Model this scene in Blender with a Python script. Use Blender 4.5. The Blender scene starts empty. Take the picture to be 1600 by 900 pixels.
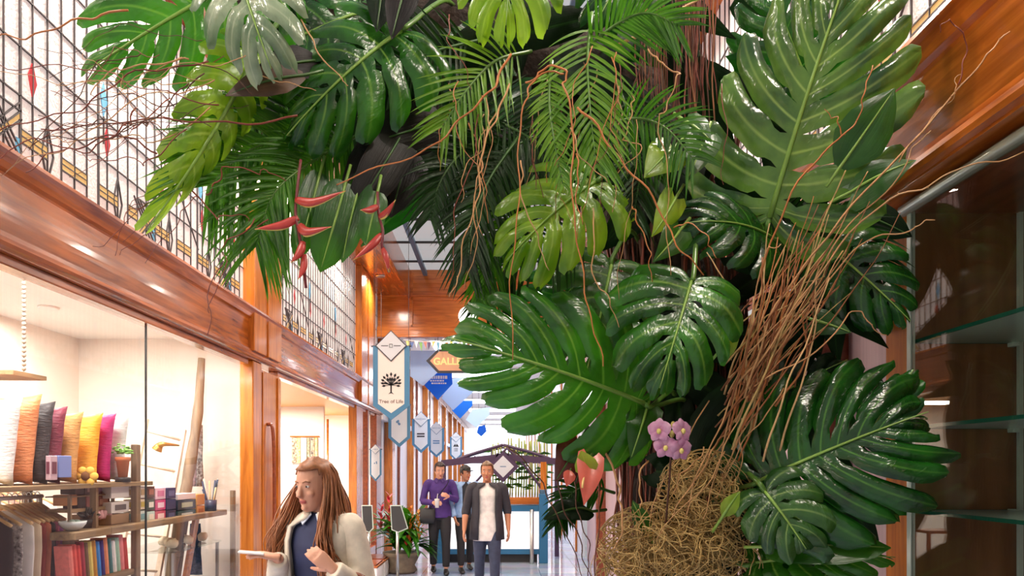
import bpy, bmesh, math, random
import numpy as np
from mathutils import Vector, Matrix, noise

S = bpy.context.scene
COL = S.collection
PI = math.pi
# real focal length in pixels, vanishing point of the arcade, eye height (metres)
F, CX, CY, EYE = 1100.0, 783.0, 731.0, 1.62
XL, XR = -2.2, 1.41          # the two shopfront planes of the arcade


def P(px, py, d):
    """point seen at (px, py) when it stands d metres into the arcade"""
    return Vector(((px - CX) / F * d, d, EYE + (CY - py) / F * d))


def YL(px):
    """distance along the left shopfront plane of a thing seen at px"""
    return XL * F / (px - CX)


# ------------------------------------------------------------------ mesh builder
class MB:
    def __init__(self):
        self.v, self.f, self.m, self.uv = [], [], [], []

    def add(self, verts, faces, mi=0, uvs=None):
        o = len(self.v)
        self.v.extend([tuple(p) for p in verts])
        for i, f in enumerate(faces):
            self.f.append(tuple(o + k for k in f))
            self.m.append(mi)
        self.uv.extend(uvs if uvs is not None else [(0, 0)] * len(verts))
        return self

    def box(self, x0, x1, y0, y1, z0, z1, mi=0):
        v = [(x0, y0, z0), (x1, y0, z0), (x1, y1, z0), (x0, y1, z0), (x0, y0, z1), (x1, y0, z1), (x1, y1, z1), (x0, y1, z1)]
        return self.add(v, [(0, 3, 2, 1), (4, 5, 6, 7), (0, 1, 5, 4), (1, 2, 6, 5), (2, 3, 7, 6), (3, 0, 4, 7)], mi)

    def obox(self, c, ax, ay, az, mi=0):
        """oriented box: centre and three half-axis vectors"""
        c, ax, ay, az = Vector(c), Vector(ax), Vector(ay), Vector(az)
        v = [c - ax - ay - az, c + ax - ay - az, c + ax + ay - az, c - ax + ay - az, c - ax - ay + az, c + ax - ay + az, c + ax + ay + az, c - ax + ay + az]
        return self.add(v, [(0, 3, 2, 1), (4, 5, 6, 7), (0, 1, 5, 4), (1, 2, 6, 5), (2, 3, 7, 6), (3, 0, 4, 7)], mi)

    def bar(self, a, b, w, h, mi=0, up=(0, 0, 1)):
        a, b = Vector(a), Vector(b)
        d = b - a
        up = Vector(up)
        if d.length < 1e-6: return self
        dn = d.normalized()
        if abs(dn.dot(up)) > .98: up = Vector((1, 0, 0))
        s = dn.cross(up).normalized()
        t = s.cross(dn).normalized()
        return self.obox((a + b) / 2, d / 2, s * w / 2, t * h / 2, mi)

    def tube(self, pts, rad, n=8, mi=0, cap=True, flat=1.0, up=None):
        """round tube along pts; rad number or list; flat squashes one axis"""
        pts = [Vector(p) for p in pts]
        k = len(pts)
        if not hasattr(rad, '__len__'): rad = [rad] * k
        T = []
        for i in range(k):
            a = pts[min(i + 1, k - 1)] - pts[max(i - 1, 0)]
            T.append(a.normalized() if a.length > 1e-9 else Vector((0, 0, 1)))
        u = Vector(up) if up is not None else (Vector((0, 0, 1)) if abs(T[0].z) < .9 else Vector((1, 0, 0)))
        verts, uvs = [], []
        for i in range(k):
            u = (u - T[i] * u.dot(T[i]))
            if u.length < 1e-6: u = T[i].orthogonal()
            u.normalize()
            w = T[i].cross(u)
            for j in range(n):
                a = 2 * PI * j / n
                verts.append(pts[i] + (u * math.cos(a) * flat + w * math.sin(a)) * rad[i])
                uvs.append((i / max(1, k - 1), j / n))
        fc = []
        for i in range(k - 1):
            for j in range(n):
                fc.append((i * n + j, i * n + (j + 1) % n, (i + 1) * n + (j + 1) % n, (i + 1) * n + j))
        if cap:
            fc.append(tuple(reversed(range(n))))
            fc.append(tuple((k - 1) * n + j for j in range(n)))
        return self.add(verts, fc, mi, uvs)

    def rings(self, rings, mi=0, cap=True, closed=True):
        """loft through rings of equal point count"""
        n = len(rings[0]); k = len(rings)
        verts = [p for r in rings for p in r]
        fc = []
        for i in range(k - 1):
            for j in range(n if closed else n - 1):
                fc.append((i * n + j, i * n + (j + 1) % n, (i + 1) * n + (j + 1) % n, (i + 1) * n + j))
        if cap and closed:
            fc.append(tuple(reversed(range(n))))
            fc.append(tuple((k - 1) * n + j for j in range(n)))
        uvs = [(i / max(1, k - 1), j / n) for i in range(k) for j in range(n)]
        return self.add(verts, fc, mi, uvs)

    def ell(self, stations, n=20, mi=0, cap=True):
        """loft of horizontal ellipses: (x, y, z, rx, ry[, power])"""
        R = []
        for s in stations:
            x, y, z, rx, ry = s[:5]
            p = s[5] if len(s) > 5 else 2.0
            r = []
            for j in range(n):
                a = 2 * PI * j / n
                ca, sa = math.cos(a), math.sin(a)
                r.append((x + rx * math.copysign(abs(ca) ** (2 / p), ca), y + ry * math.copysign(abs(sa) ** (2 / p), sa), z))
            R.append(r)
        return self.rings(R, mi, cap)

    def lathe(self, c, prof, n=24, mi=0, cap=True):
        return self.ell([(c[0], c[1], c[2] + z, r, r) for r, z in prof], n, mi, cap)

    def ball(self, c, rx, ry=None, rz=None, n=16, k=10, mi=0):
        ry = rx if ry is None else ry
        rz = rx if rz is None else rz
        st = []
        for i in range(k + 1):
            a = -PI / 2 + PI * i / k
            q = max(.02, math.cos(a))
            st.append((c[0], c[1], c[2] + rz * math.sin(a), rx * q, ry * q))
        return self.ell(st, n, mi)

    def prism(self, poly, to3, thick, mi=0):
        """polygon (2-D list) -> 3-D through to3(u, v, w), thickness along w"""
        n = len(poly)
        v = [to3(a, b, -thick / 2) for a, b in poly] + [to3(a, b, thick / 2) for a, b in poly]
        f = [tuple(reversed(range(n))), tuple(n + i for i in range(n))]
        for i in range(n): f.append((i, (i + 1) % n, n + (i + 1) % n, n + i))
        return self.add(v, f, mi)

    def build(self, name, mats, parent=None, smooth=False, bevel=0, loc=None, label=None, solid=0, remesh=0, sub=0, weld=0, normals=False, smooth_it=0):
        if not isinstance(mats, (list, tuple)): mats = [mats]
        o0 = Vector(loc) if loc is not None else Vector((0, 0, 0))
        off = Vector(parent['_o']) if parent is not None and '_o' in parent else Vector((0, 0, 0))
        off = off + o0
        me = bpy.data.meshes.new(name)
        me.from_pydata([(a[0] - off.x, a[1] - off.y, a[2] - off.z) for a in self.v], [], self.f)
        for m in mats: me.materials.append(m)
        if max(self.m, default=0) > 0: me.polygons.foreach_set('material_index', self.m)
        ul = me.uv_layers.new(name='UVMap')
        idx = np.empty(len(me.loops), dtype=np.int32)
        me.loops.foreach_get('vertex_index', idx)
        uva = np.array(self.uv, dtype=np.float32)[idx]
        ul.data.foreach_set('uv', uva.ravel())
        if weld or normals:
            bm = bmesh.new(); bm.from_mesh(me)
            if weld: bmesh.ops.remove_doubles(bm, verts=bm.verts, dist=weld)
            if normals: bmesh.ops.recalc_face_normals(bm, faces=bm.faces)
            bm.to_mesh(me); bm.free()
        if smooth: me.polygons.foreach_set('use_smooth', [True] * len(me.polygons))
        me.update()
        ob = bpy.data.objects.new(name, me)
        COL.objects.link(ob)
        ob.location = o0
        if parent is not None:
            ob.parent = parent
            ob['_o'] = tuple(off)
        else:
            ob['_o'] = tuple(off)
        if label: ob['label'] = label
        if bevel:
            b = ob.modifiers.new('bevel', 'BEVEL'); b.width = bevel; b.segments = 2; b.limit_method = 'ANGLE'; b.angle_limit = .6
        if solid:
            q = ob.modifiers.new('solid', 'SOLIDIFY'); q.thickness = solid; q.offset = 0
        if remesh:
            q = ob.modifiers.new('remesh', 'REMESH'); q.mode = 'VOXEL'; q.voxel_size = remesh; q.use_smooth_shade = True
            if smooth_it:
                q = ob.modifiers.new('smooth', 'SMOOTH'); q.iterations = smooth_it; q.factor = .5
        if sub:
            q = ob.modifiers.new('sub', 'SUBSURF'); q.levels = sub; q.render_levels = sub
        return ob


def thing(name, label, cat, loc=(0, 0, 0), group=None):
    o = bpy.data.objects.new(name, None)
    COL.objects.link(o)
    o.location = loc; o['_o'] = tuple(loc); o['label'] = label; o['category'] = cat
    o.empty_display_size = .05
    if group: o['group'] = group
    return o


def tag(o, label, cat, group=None, kind=None):
    o['label'] = label; o['category'] = cat
    if group: o['group'] = group
    if kind: o['kind'] = kind
    return o


def struct(o):
    o['kind'] = 'structure'
    return o


def catmull(pts, n=6):
    pts = [Vector(p) for p in pts]
    if len(pts) < 3:
        return [pts[0].lerp(pts[-1], i / n) for i in range(n + 1)]
    q = [pts[0] * 2 - pts[1]] + pts + [pts[-1] * 2 - pts[-2]]
    out = []
    for i in range(1, len(q) - 2):
        a, b, c, d = q[i - 1], q[i], q[i + 1], q[i + 2]
        for k in range(n):
            t = k / n
            out.append(.5 * ((2 * b) + (c - a) * t + (2 * a - 5 * b + 4 * c - d) * t * t + (3 * b - a - 3 * c + d) * t ** 3))
    out.append(pts[-1].copy())
    return out


# ------------------------------------------------------------------ materials
def srgb(r, g, b):
    def c(x):
        x /= 255.0
        return x / 12.92 if x <= .04045 else ((x + .055) / 1.055) ** 2.4
    return (c(r), c(g), c(b), 1)


def mat(name, col, rough=.5, metal=0, var=0, vscale=8, bump=0, bscale=40, spec=.5, trans=0, coat=0, emit=None, estr=0, stretch=None, col2=None):
    m = bpy.data.materials.new(name)
    m.use_nodes = True
    nt = m.node_tree; N = nt.nodes; Lk = nt.links
    b = N['Principled BSDF']
    b.inputs['Base Color'].default_value = col
    b.inputs['Roughness'].default_value = rough
    b.inputs['Metallic'].default_value = metal
    b.inputs['Specular IOR Level'].default_value = spec
    if coat:
        b.inputs['Coat Weight'].default_value = coat
        b.inputs['Coat Roughness'].default_value = .06
    if emit is not None:
        b.inputs['Emission Color'].default_value = emit
        b.inputs['Emission Strength'].default_value = estr
    tc = None
    if var or bump:
        tc = N.new('ShaderNodeTexCoord')
        mp = N.new('ShaderNodeMapping')
        Lk.new(tc.outputs['Object'], mp.inputs['Vector'])
        if stretch: mp.inputs['Scale'].default_value = stretch
    if var:
        nz = N.new('ShaderNodeTexNoise'); nz.inputs['Scale'].default_value = vscale; nz.inputs['Detail'].default_value = 6
        Lk.new(mp.outputs[0], nz.inputs['Vector'])
        rp = N.new('ShaderNodeValToRGB')
        c2 = col2 if col2 else tuple(max(0, c * (1 - var)) for c in col[:3]) + (1,)
        c3 = col if col2 else tuple(min(1, c * (1 + var)) for c in col[:3]) + (1,)
        rp.color_ramp.elements[0].color = c2; rp.color_ramp.elements[1].color = c3
        rp.color_ramp.elements[0].position = .32; rp.color_ramp.elements[1].position = .68
        Lk.new(nz.outputs['Fac'], rp.inputs['Fac'])
        Lk.new(rp.outputs['Color'], b.inputs['Base Color'])
    if bump:
        nz2 = N.new('ShaderNodeTexNoise'); nz2.inputs['Scale'].default_value = bscale; nz2.inputs['Detail'].default_value = 4
        Lk.new(mp.outputs[0], nz2.inputs['Vector'])
        bp = N.new('ShaderNodeBump'); bp.inputs['Strength'].default_value = bump; bp.inputs['Distance'].default_value = .02
        Lk.new(nz2.outputs['Fac'], bp.inputs['Height']); Lk.new(bp.outputs['Normal'], b.inputs['Normal'])
    if trans:
        tr = N.new('ShaderNodeBsdfTranslucent'); tr.inputs['Color'].default_value = col
        mx = N.new('ShaderNodeMixShader'); mx.inputs['Fac'].default_value = trans
        Lk.new(b.outputs[0], mx.inputs[1]); Lk.new(tr.outputs[0], mx.inputs[2])
        Lk.new(mx.outputs[0], N['Material Output'].inputs['Surface'])
    return m


def wood(name, c1, c2, axis='z', rough=.22, coat=.5, scale=6):
    m = bpy.data.materials.new(name)
    m.use_nodes = True
    nt = m.node_tree; N = nt.nodes; Lk = nt.links
    b = N['Principled BSDF']
    tc = N.new('ShaderNodeTexCoord'); mp = N.new('ShaderNodeMapping')
    s = {'x': (.12, 1.6, 1.6), 'y': (1.6, .12, 1.6), 'z': (1.6, 1.6, .12)}[axis]
    mp.inputs['Scale'].default_value = s
    Lk.new(tc.outputs['Object'], mp.inputs['Vector'])
    nz = N.new('ShaderNodeTexNoise'); nz.inputs['Scale'].default_value = scale * 3; nz.inputs['Detail'].default_value = 8; nz.inputs['Distortion'].default_value = .6
    Lk.new(mp.outputs[0], nz.inputs['Vector'])
    n2 = N.new('ShaderNodeTexNoise'); n2.inputs['Scale'].default_value = 1.7; n2.inputs['Detail'].default_value = 3
    Lk.new(tc.outputs['Object'], n2.inputs['Vector'])
    ad = N.new('ShaderNodeMix'); ad.inputs[0].default_value = .4
    Lk.new(nz.outputs['Fac'], ad.inputs[2]); Lk.new(n2.outputs['Fac'], ad.inputs[3])
    rp = N.new('ShaderNodeValToRGB')
    rp.color_ramp.elements[0].color = c1; rp.color_ramp.elements[1].color = c2
    rp.color_ramp.elements[0].position = .36; rp.color_ramp.elements[1].position = .64
    Lk.new(ad.outputs[0], rp.inputs['Fac']); Lk.new(rp.outputs['Color'], b.inputs['Base Color'])
    b.inputs['Roughness'].default_value = rough
    b.inputs['Coat Weight'].default_value = coat; b.inputs['Coat Roughness'].default_value = .09
    bp = N.new('ShaderNodeBump'); bp.inputs['Strength'].default_value = .04; bp.inputs['Distance'].default_value = .01
    Lk.new(nz.outputs['Fac'], bp.inputs['Height']); Lk.new(bp.outputs['Normal'], b.inputs['Normal'])
    return m


def glass(name, tint=(1, 1, 1, 1), refl=1.0, rough=0.0, base=.0):
    """thin clear pane: Fresnel mirror over see-through"""
    m = bpy.data.materials.new(name)
    m.use_nodes = True
    nt = m.node_tree; N = nt.nodes; Lk = nt.links
    N.remove(N['Principled BSDF'])
    t = N.new('ShaderNodeBsdfTransparent'); t.inputs['Color'].default_value = tint
    g = N.new('ShaderNodeBsdfGlossy'); g.inputs['Roughness'].default_value = rough
    fr = N.new('ShaderNodeFresnel')
    ge = N.new('ShaderNodeNewGeometry'); io = N.new('ShaderNodeMath'); io.operation = 'MULTIPLY_ADD'
    io.inputs[1].default_value = 1 / 1.5 - 1.5; io.inputs[2].default_value = 1.5       # same index entering and leaving the thin sheet
    Lk.new(ge.outputs['Backfacing'], io.inputs[0]); Lk.new(io.outputs[0], fr.inputs['IOR'])
    mu = N.new('ShaderNodeMath'); mu.operation = 'MULTIPLY_ADD'; mu.inputs[1].default_value = refl; mu.inputs[2].default_value = base
    mu.use_clamp = True
    Lk.new(fr.outputs[0], mu.inputs[0])
    mx = N.new('ShaderNodeMixShader')
    Lk.new(mu.outputs[0], mx.inputs['Fac']); Lk.new(t.outputs[0], mx.inputs[1]); Lk.new(g.outputs[0], mx.inputs[2])
    Lk.new(mx.outputs[0], N['Material Output'].inputs['Surface'])
    return m


def leaf_mat(name, dark, light, vein, rough=.22, trans=.18, veinw=.07, spec=.6, tcol=None):
    """leaf: UV x = distance from midrib, UV y = across a lobe (0.5 on the side vein)"""
    m = bpy.data.materials.new(name)
    m.use_nodes = True
    nt = m.node_tree; N = nt.nodes; Lk = nt.links
    b = N['Principled BSDF']
    tc = N.new('ShaderNodeTexCoord')
    oi = N.new('ShaderNodeObjectInfo')
    nz = N.new('ShaderNodeTexNoise'); nz.inputs['Scale'].default_value = 9; nz.inputs['Detail'].default_value = 5
    vo = N.new('ShaderNodeVectorMath'); vo.operation = 'ADD'
    cb = N.new('ShaderNodeCombineXYZ')
    m10 = N.new('ShaderNodeMath'); m10.operation = 'MULTIPLY'; m10.inputs[1].default_value = 37
    Lk.new(oi.outputs['Random'], m10.inputs[0]); Lk.new(m10.outputs[0], cb.inputs[0])
    Lk.new(tc.outputs['Object'], vo.inputs[0]); Lk.new(cb.outputs[0], vo.inputs[1])
    Lk.new(vo.outputs[0], nz.inputs['Vector'])
    rp = N.new('ShaderNodeValToRGB')
    rp.color_ramp.elements[0].color = dark; rp.color_ramp.elements[1].color = light
    rp.color_ramp.elements[0].position = .35; rp.color_ramp.elements[1].position = .75
    Lk.new(nz.outputs['Fac'], rp.inputs['Fac'])
    sp = N.new('ShaderNodeSeparateXYZ'); Lk.new(tc.outputs['UV'], sp.inputs[0])
    a = N.new('ShaderNodeMath'); a.operation = 'SUBTRACT'; a.inputs[1].default_value = .5; Lk.new(sp.outputs[1], a.inputs[0])
    ab = N.new('ShaderNodeMath'); ab.operation = 'ABSOLUTE'; Lk.new(a.outputs[0], ab.inputs[0])
    mr = N.new('ShaderNodeMapRange'); mr.inputs['From Min'].default_value = 0; mr.inputs['From Max'].default_value = veinw
    mr.inputs['To Min'].default_value = .85; mr.inputs['To Max'].default_value = 0
    Lk.new(ab.outputs[0], mr.inputs['Value'])
    # side veins fade out towards the margin
    fd = N.new('ShaderNodeMapRange'); fd.inputs['From Min'].default_value = .2; fd.inputs['From Max'].default_value = .95
    fd.inputs['To Min'].default_value = 1; fd.inputs['To Max'].default_value = .25
    Lk.new(sp.outputs[0], fd.inputs['Value'])
    mm = N.new('ShaderNodeMath'); mm.operation = 'MULTIPLY'; Lk.new(mr.outputs[0], mm.inputs[0]); Lk.new(fd.outputs[0], mm.inputs[1])
    mx = N.new('ShaderNodeMix'); mx.data_type = 'RGBA'
    Lk.new(mm.outputs[0], mx.inputs[0]); Lk.new(rp.outputs['Color'], mx.inputs[6]); mx.inputs[7].default_value = vein
    Lk.new(mx.outputs[2], b.inputs['Base Color'])
    b.inputs['Roughness'].default_value = rough
    b.inputs['Specular IOR Level'].default_value = spec
    bp = N.new('ShaderNodeBump'); bp.inputs['Strength'].default_value = .22; bp.inputs['Distance'].default_value = .012
    n3 = N.new('ShaderNodeTexNoise'); n3.inputs['Scale'].default_value = 28; n3.inputs['Detail'].default_value = 2
    Lk.new(vo.outputs[0], n3.inputs['Vector'])
    mpu = N.new('ShaderNodeMapping'); mpu.inputs['Scale'].default_value = (16, 3, 1)
    Lk.new(tc.outputs['UV'], mpu.inputs['Vector'])
    n4 = N.new('ShaderNodeTexNoise'); n4.inputs['Scale'].default_value = 1; n4.inputs['Detail'].default_value = 2; n4.inputs['Distortion'].default_value = .5
    Lk.new(mpu.outputs[0], n4.inputs['Vector'])
    ma = N.new('ShaderNodeMath'); ma.operation = 'ADD'
    Lk.new(n3.outputs['Fac'], ma.inputs[0]); Lk.new(n4.outputs['Fac'], ma.inputs[1])
    Lk.new(ma.outputs[0], bp.inputs['Height']); Lk.new(bp.outputs['Normal'], b.inputs['Normal'])
    tr = N.new('ShaderNodeBsdfTranslucent')
    tr.inputs['Color'].default_value = tcol if tcol else tuple(min(1, c * 2.2) for c in light[:3]) + (1,)
    ms = N.new('ShaderNodeMixShader'); ms.inputs['Fac'].default_value = trans
    Lk.new(b.outputs[0], ms.inputs[1]); Lk.new(tr.outputs[0], ms.inputs[2])
    Lk.new(ms.outputs[0], N['Material Output'].inputs['Surface'])
    return m


M = {}
M['wood_v'] = wood('varnished wood upright', srgb(156, 80, 18), srgb(214, 128, 46), 'z')
M['wood_h'] = wood('varnished wood along', srgb(116, 52, 12), srgb(194, 104, 36), 'y')
M['wood_x'] = wood('varnished wood across', srgb(156, 80, 20), srgb(210, 120, 42), 'x')
M['wood_d'] = wood('dark varnished wood', srgb(104, 42, 22), srgb(150, 74, 40), 'y', rough=.3)
M['wood_p'] = wood('weathered plank', srgb(104, 84, 64), srgb(160, 134, 104), 'z', rough=.7, coat=0)
M['wood_py'] = wood('weathered plank along', srgb(104, 84, 58), srgb(168, 138, 98), 'y', rough=.6, coat=0)
M['wood_pale'] = wood('pale hanger wood', srgb(204, 160, 104), srgb(236, 200, 146), 'x', rough=.5, coat=.1)
M['white'] = mat('white paint', srgb(242, 236, 228), .6, bump=.03)
M['cream'] = mat('cream wall', srgb(244, 236, 224), .7, bump=.03)
M['cream2'] = mat('cream ceiling', srgb(246, 240, 230), .7)
M['mauve'] = mat('mauve ribbed panel', srgb(196, 168, 172), .5, var=.08, vscale=3, stretch=(1, 18, .2))
M['pane'] = glass('clear shop glass', (.985, .985, .98, 1), .5)
M['pane_case'] = glass('clear case glass', (.95, .97, .95, 1), .9)
M['shelf_glass'] = glass('green edged shelf glass', (.9, .96, .93, 1), .8, base=.03)
_nt = M['shelf_glass'].node_tree
_df = _nt.nodes.new('ShaderNodeBsdfDiffuse'); _df.inputs['Color'].default_value = srgb(214, 232, 222)  # milky diffuse colour stands in for the whitish sheen reflected by the shelves
_mx = _nt.nodes.new('ShaderNodeMixShader'); _mx.inputs['Fac'].default_value = .3
_out = _nt.nodes['Material Output']; _src = _out.inputs['Surface'].links[0].from_socket
_nt.links.new(_src, _mx.inputs[1]); _nt.links.new(_df.outputs[0], _mx.inputs[2]); _nt.links.new(_mx.outputs[0], _out.inputs['Surface'])
M['edge_glass'] = mat('pale green glass edge', srgb(206, 218, 204), .15, emit=None)
M['green_edge'] = mat('green glass edge', srgb(28, 84, 66), .1)
M['steel'] = mat('satin steel', srgb(190, 190, 188), .3, metal=1)
M['lead'] = mat('dark lead came', srgb(74, 66, 68), .5, metal=.3)
M['amber'] = mat('amber glass', srgb(220, 184, 116), .2, var=.15, vscale=20, emit=srgb(228, 190, 120), estr=.2)
M['redg'] = mat('red glass', srgb(176, 50, 56), .2, emit=srgb(190, 60, 60), estr=.25)
M['blueg'] = mat('blue glass', srgb(96, 164, 200), .2, emit=srgb(110, 176, 208), estr=.3)
M['leadlight'] = mat('white rippled glass', srgb(236, 226, 222), .25, bump=.5, bscale=60, emit=srgb(255, 240, 234), estr=.26)
M['blue'] = mat('blue painted metal', srgb(48, 110, 150), .35)
M['blue_d'] = mat('slate blue paint', srgb(70, 104, 130), .4)
M['black'] = mat('black', srgb(24, 22, 22), .5)
M['charcoal'] = mat('charcoal', srgb(52, 50, 50), .6)

M['wood_r'] = wood('bright varnished wood along', srgb(150, 70, 18), srgb(222, 122, 42), 'y')

M['wood_post'] = wood('satin wood post', srgb(164, 84, 16), srgb(216, 128, 38), 'z', rough=.5, coat=.0)

M['wood_post'].node_tree.nodes['Principled BSDF'].inputs['Specular IOR Level'].default_value = .12
# ================================================================== SETTING
def slab(name, x0, x1, y0, y1, z0, z1, m, bevel=0):
    mb = MB().box(x0, x1, y0, y1, z0, z1)
    return struct(mb.build(name, m, bevel=bevel))


def floor_mat():
    m = bpy.data.materials.new('polished stone floor tiles')
    m.use_nodes = True
    nt = m.node_tree; N = nt.nodes; Lk = nt.links
    b = N['Principled BSDF']
    tc = N.new('ShaderNodeTexCoord')
    br = N.new('ShaderNodeTexBrick'); br.offset = 0; br.inputs['Scale'].default_value = 1
    br.inputs['Brick Width'].default_value = .6; br.inputs['Row Height'].default_value = .6; br.inputs['Mortar Size'].default_value = .006
    br.inputs['Color1'].default_value = srgb(176, 184, 204); br.inputs['Color2'].default_value = srgb(140, 150, 178); br.inputs['Mortar'].default_value = srgb(110, 116, 140)
    Lk.new(tc.outputs['Object'], br.inputs['Vector'])
    nz = N.new('ShaderNodeTexNoise'); nz.inputs['Scale'].default_value = 3; nz.inputs['Detail'].default_value = 8
    Lk.new(tc.outputs['Object'], nz.inputs['Vector'])
    mx = N.new('ShaderNodeMix'); mx.data_type = 'RGBA'; mx.blend_type = 'SOFT_LIGHT'; mx.inputs[0].default_value = .6
    Lk.new(br.outputs['Color'], mx.inputs[6]); Lk.new(nz.outputs['Color'], mx.inputs[7])
    Lk.new(mx.outputs[2], b.inputs['Base Color'])
    b.inputs['Roughness'].default_value = .08
    return m


M['floor'] = floor_mat()
slab('floor', -6.0, 4.5, -3.0, 46, -.1, 0, M['floor'])

# ---- the left shopfront ------------------------------------------------------
def extrude_y(name, prof, y0, y1, m, smooth=False):
    """profile of (x, z) pairs run along the arcade"""
    mb = MB()
    n = len(prof)
    v = [(x, y0, z) for x, z in prof] + [(x, y1, z) for x, z in prof]
    f = [(i, (i + 1) % n, n + (i + 1) % n, n + i) for i in range(n)] + [tuple(reversed(range(n))), tuple(n + i for i in range(n))]
    mb.add(v, f)
    return struct(mb.build(name, m, smooth=smooth, normals=True))


def fascia_profile(xw, s):
    """s = +1 mouldings stand out towards +x"""
    pr = [(-.06, 2.985), (.11, 2.985), (.115, 2.965), (.10, 2.95), (.085, 2.93), (.075, 2.905), (.055, 2.895)]
    for i in range(9):                                # hollow cove panel
        t = i / 8
        pr.append((.05 - .010 * math.sin(PI * t) + .0 * t, 2.885 - .24 * t))
    pr += [(.06, 2.64), (.075, 2.632), (.075, 2.612), (.095, 2.60), (.10, 2.58), (.092, 2.565), (.07, 2.558), (.07, 2.55), (-.06, 2.55)]
    return [(xw + s * a, z) for a, z in pr]


extrude_y('trim_1', fascia_profile(XL, 1), -1.5, 12.54, M['wood_h'])
slab('trim_2', XL - .05, XL + .04, -1.5, 6.02, 2.505, 2.55, M['wood_h'], .006)     # head of the shop glass
slab('trim_3', XL - .05, XL + .04, 6.8, 12.54, 2.505, 2.55, M['wood_h'], .006)


def upper_post(name, y0, y1):
    mb = MB()
    w = y1 - y0
    mb.box(XL - .08, XL + .10, y0, y0 + w * .42, 2.62, 4.68)
    mb.box(XL - .08, XL + .075, y0 + w * .42, y0 + w * .5, 2.62, 4.68)
    mb.box(XL - .08, XL + .10, y0 + w * .5, y1, 2.62, 4.68)
    struct(mb.build(name, M['wood_v'], bevel=.008))


upper_post('trim_4', 6.0, 6.74)
upper_post('trim_5', 10.62, 11.75)
slab('trim_6', XL - .06, XL + .06, 6.08, 6.30, 0, 2.55, M['wood_v'], .01)          # jamb beside the shop glass
# wooden door leaf folded against the jamb, with its long pull handle
dl = MB()
dl.box(XL - .03, XL + .05, 6.31, 6.84, 0.01, 2.5)
dl.box(XL + .05, XL + .064, 6.32, 6.40, .05, 2.48)
dl.box(XL + .05, XL + .064, 6.75, 6.83, .05, 2.48)
dob = struct(dl.build('door_1', M['wood_v'], bevel=.006))
hb = MB()
hb.tube(catmull([(XL + .05, 6.47, 2.02), (XL + .10, 6.47, 1.98), (XL + .115, 6.47, 1.6), (XL + .115, 6.47, 1.1), (XL + .10, 6.47, .86), (XL + .05, 6.47, .82)], 5), .016, 10)
hb.build('handle', M['wood_d'], dob, smooth=True, label='long curved wooden pull handle')
for i, (y0, y1) in enumerate([(10.42, 10.9), (11.3, 11.42)]):
    slab('trim_%d' % (7 + i), XL - .06, XL + .06, y0, y1, 0, 2.55, (M['wood_v'], M['wood_d'])[i], .01)
slab('trim_9', XL - .05, XL + .06, 12.1, 12.54, 0, 2.55, M['wood_d'], .01)

# shop glass, two sheets with a hairline joint
def pane(name, x, y0, y1, z0, z1, m, t=.01):
    return slab(name, x - t / 2, x + t / 2, y0, y1, z0, z1, m)


w1 = pane('window_1', XL, -1.5, 4.355, .3, 2.51, M['pane'])
w2 = pane('window_2', XL, 4.362, 6.09, .3, 2.51, M['pane'])
MB().box(XL - .005, XL + .006, 4.355, 4.362, .3, 2.51).build('joint', M['charcoal'], w2)
w3 = pane('window_3', XL, 10.9, 12.1, .3, 2.51, M['pane'])
slab('baseboard_left', XL - .05, XL + .05, -1.5, 6.09, 0, .3, M['wood_d'], .01)
slab('trim_10', XL - .05, XL + .05, 10.9, 12.1, 0, .3, M['wood_d'], .01)

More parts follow.
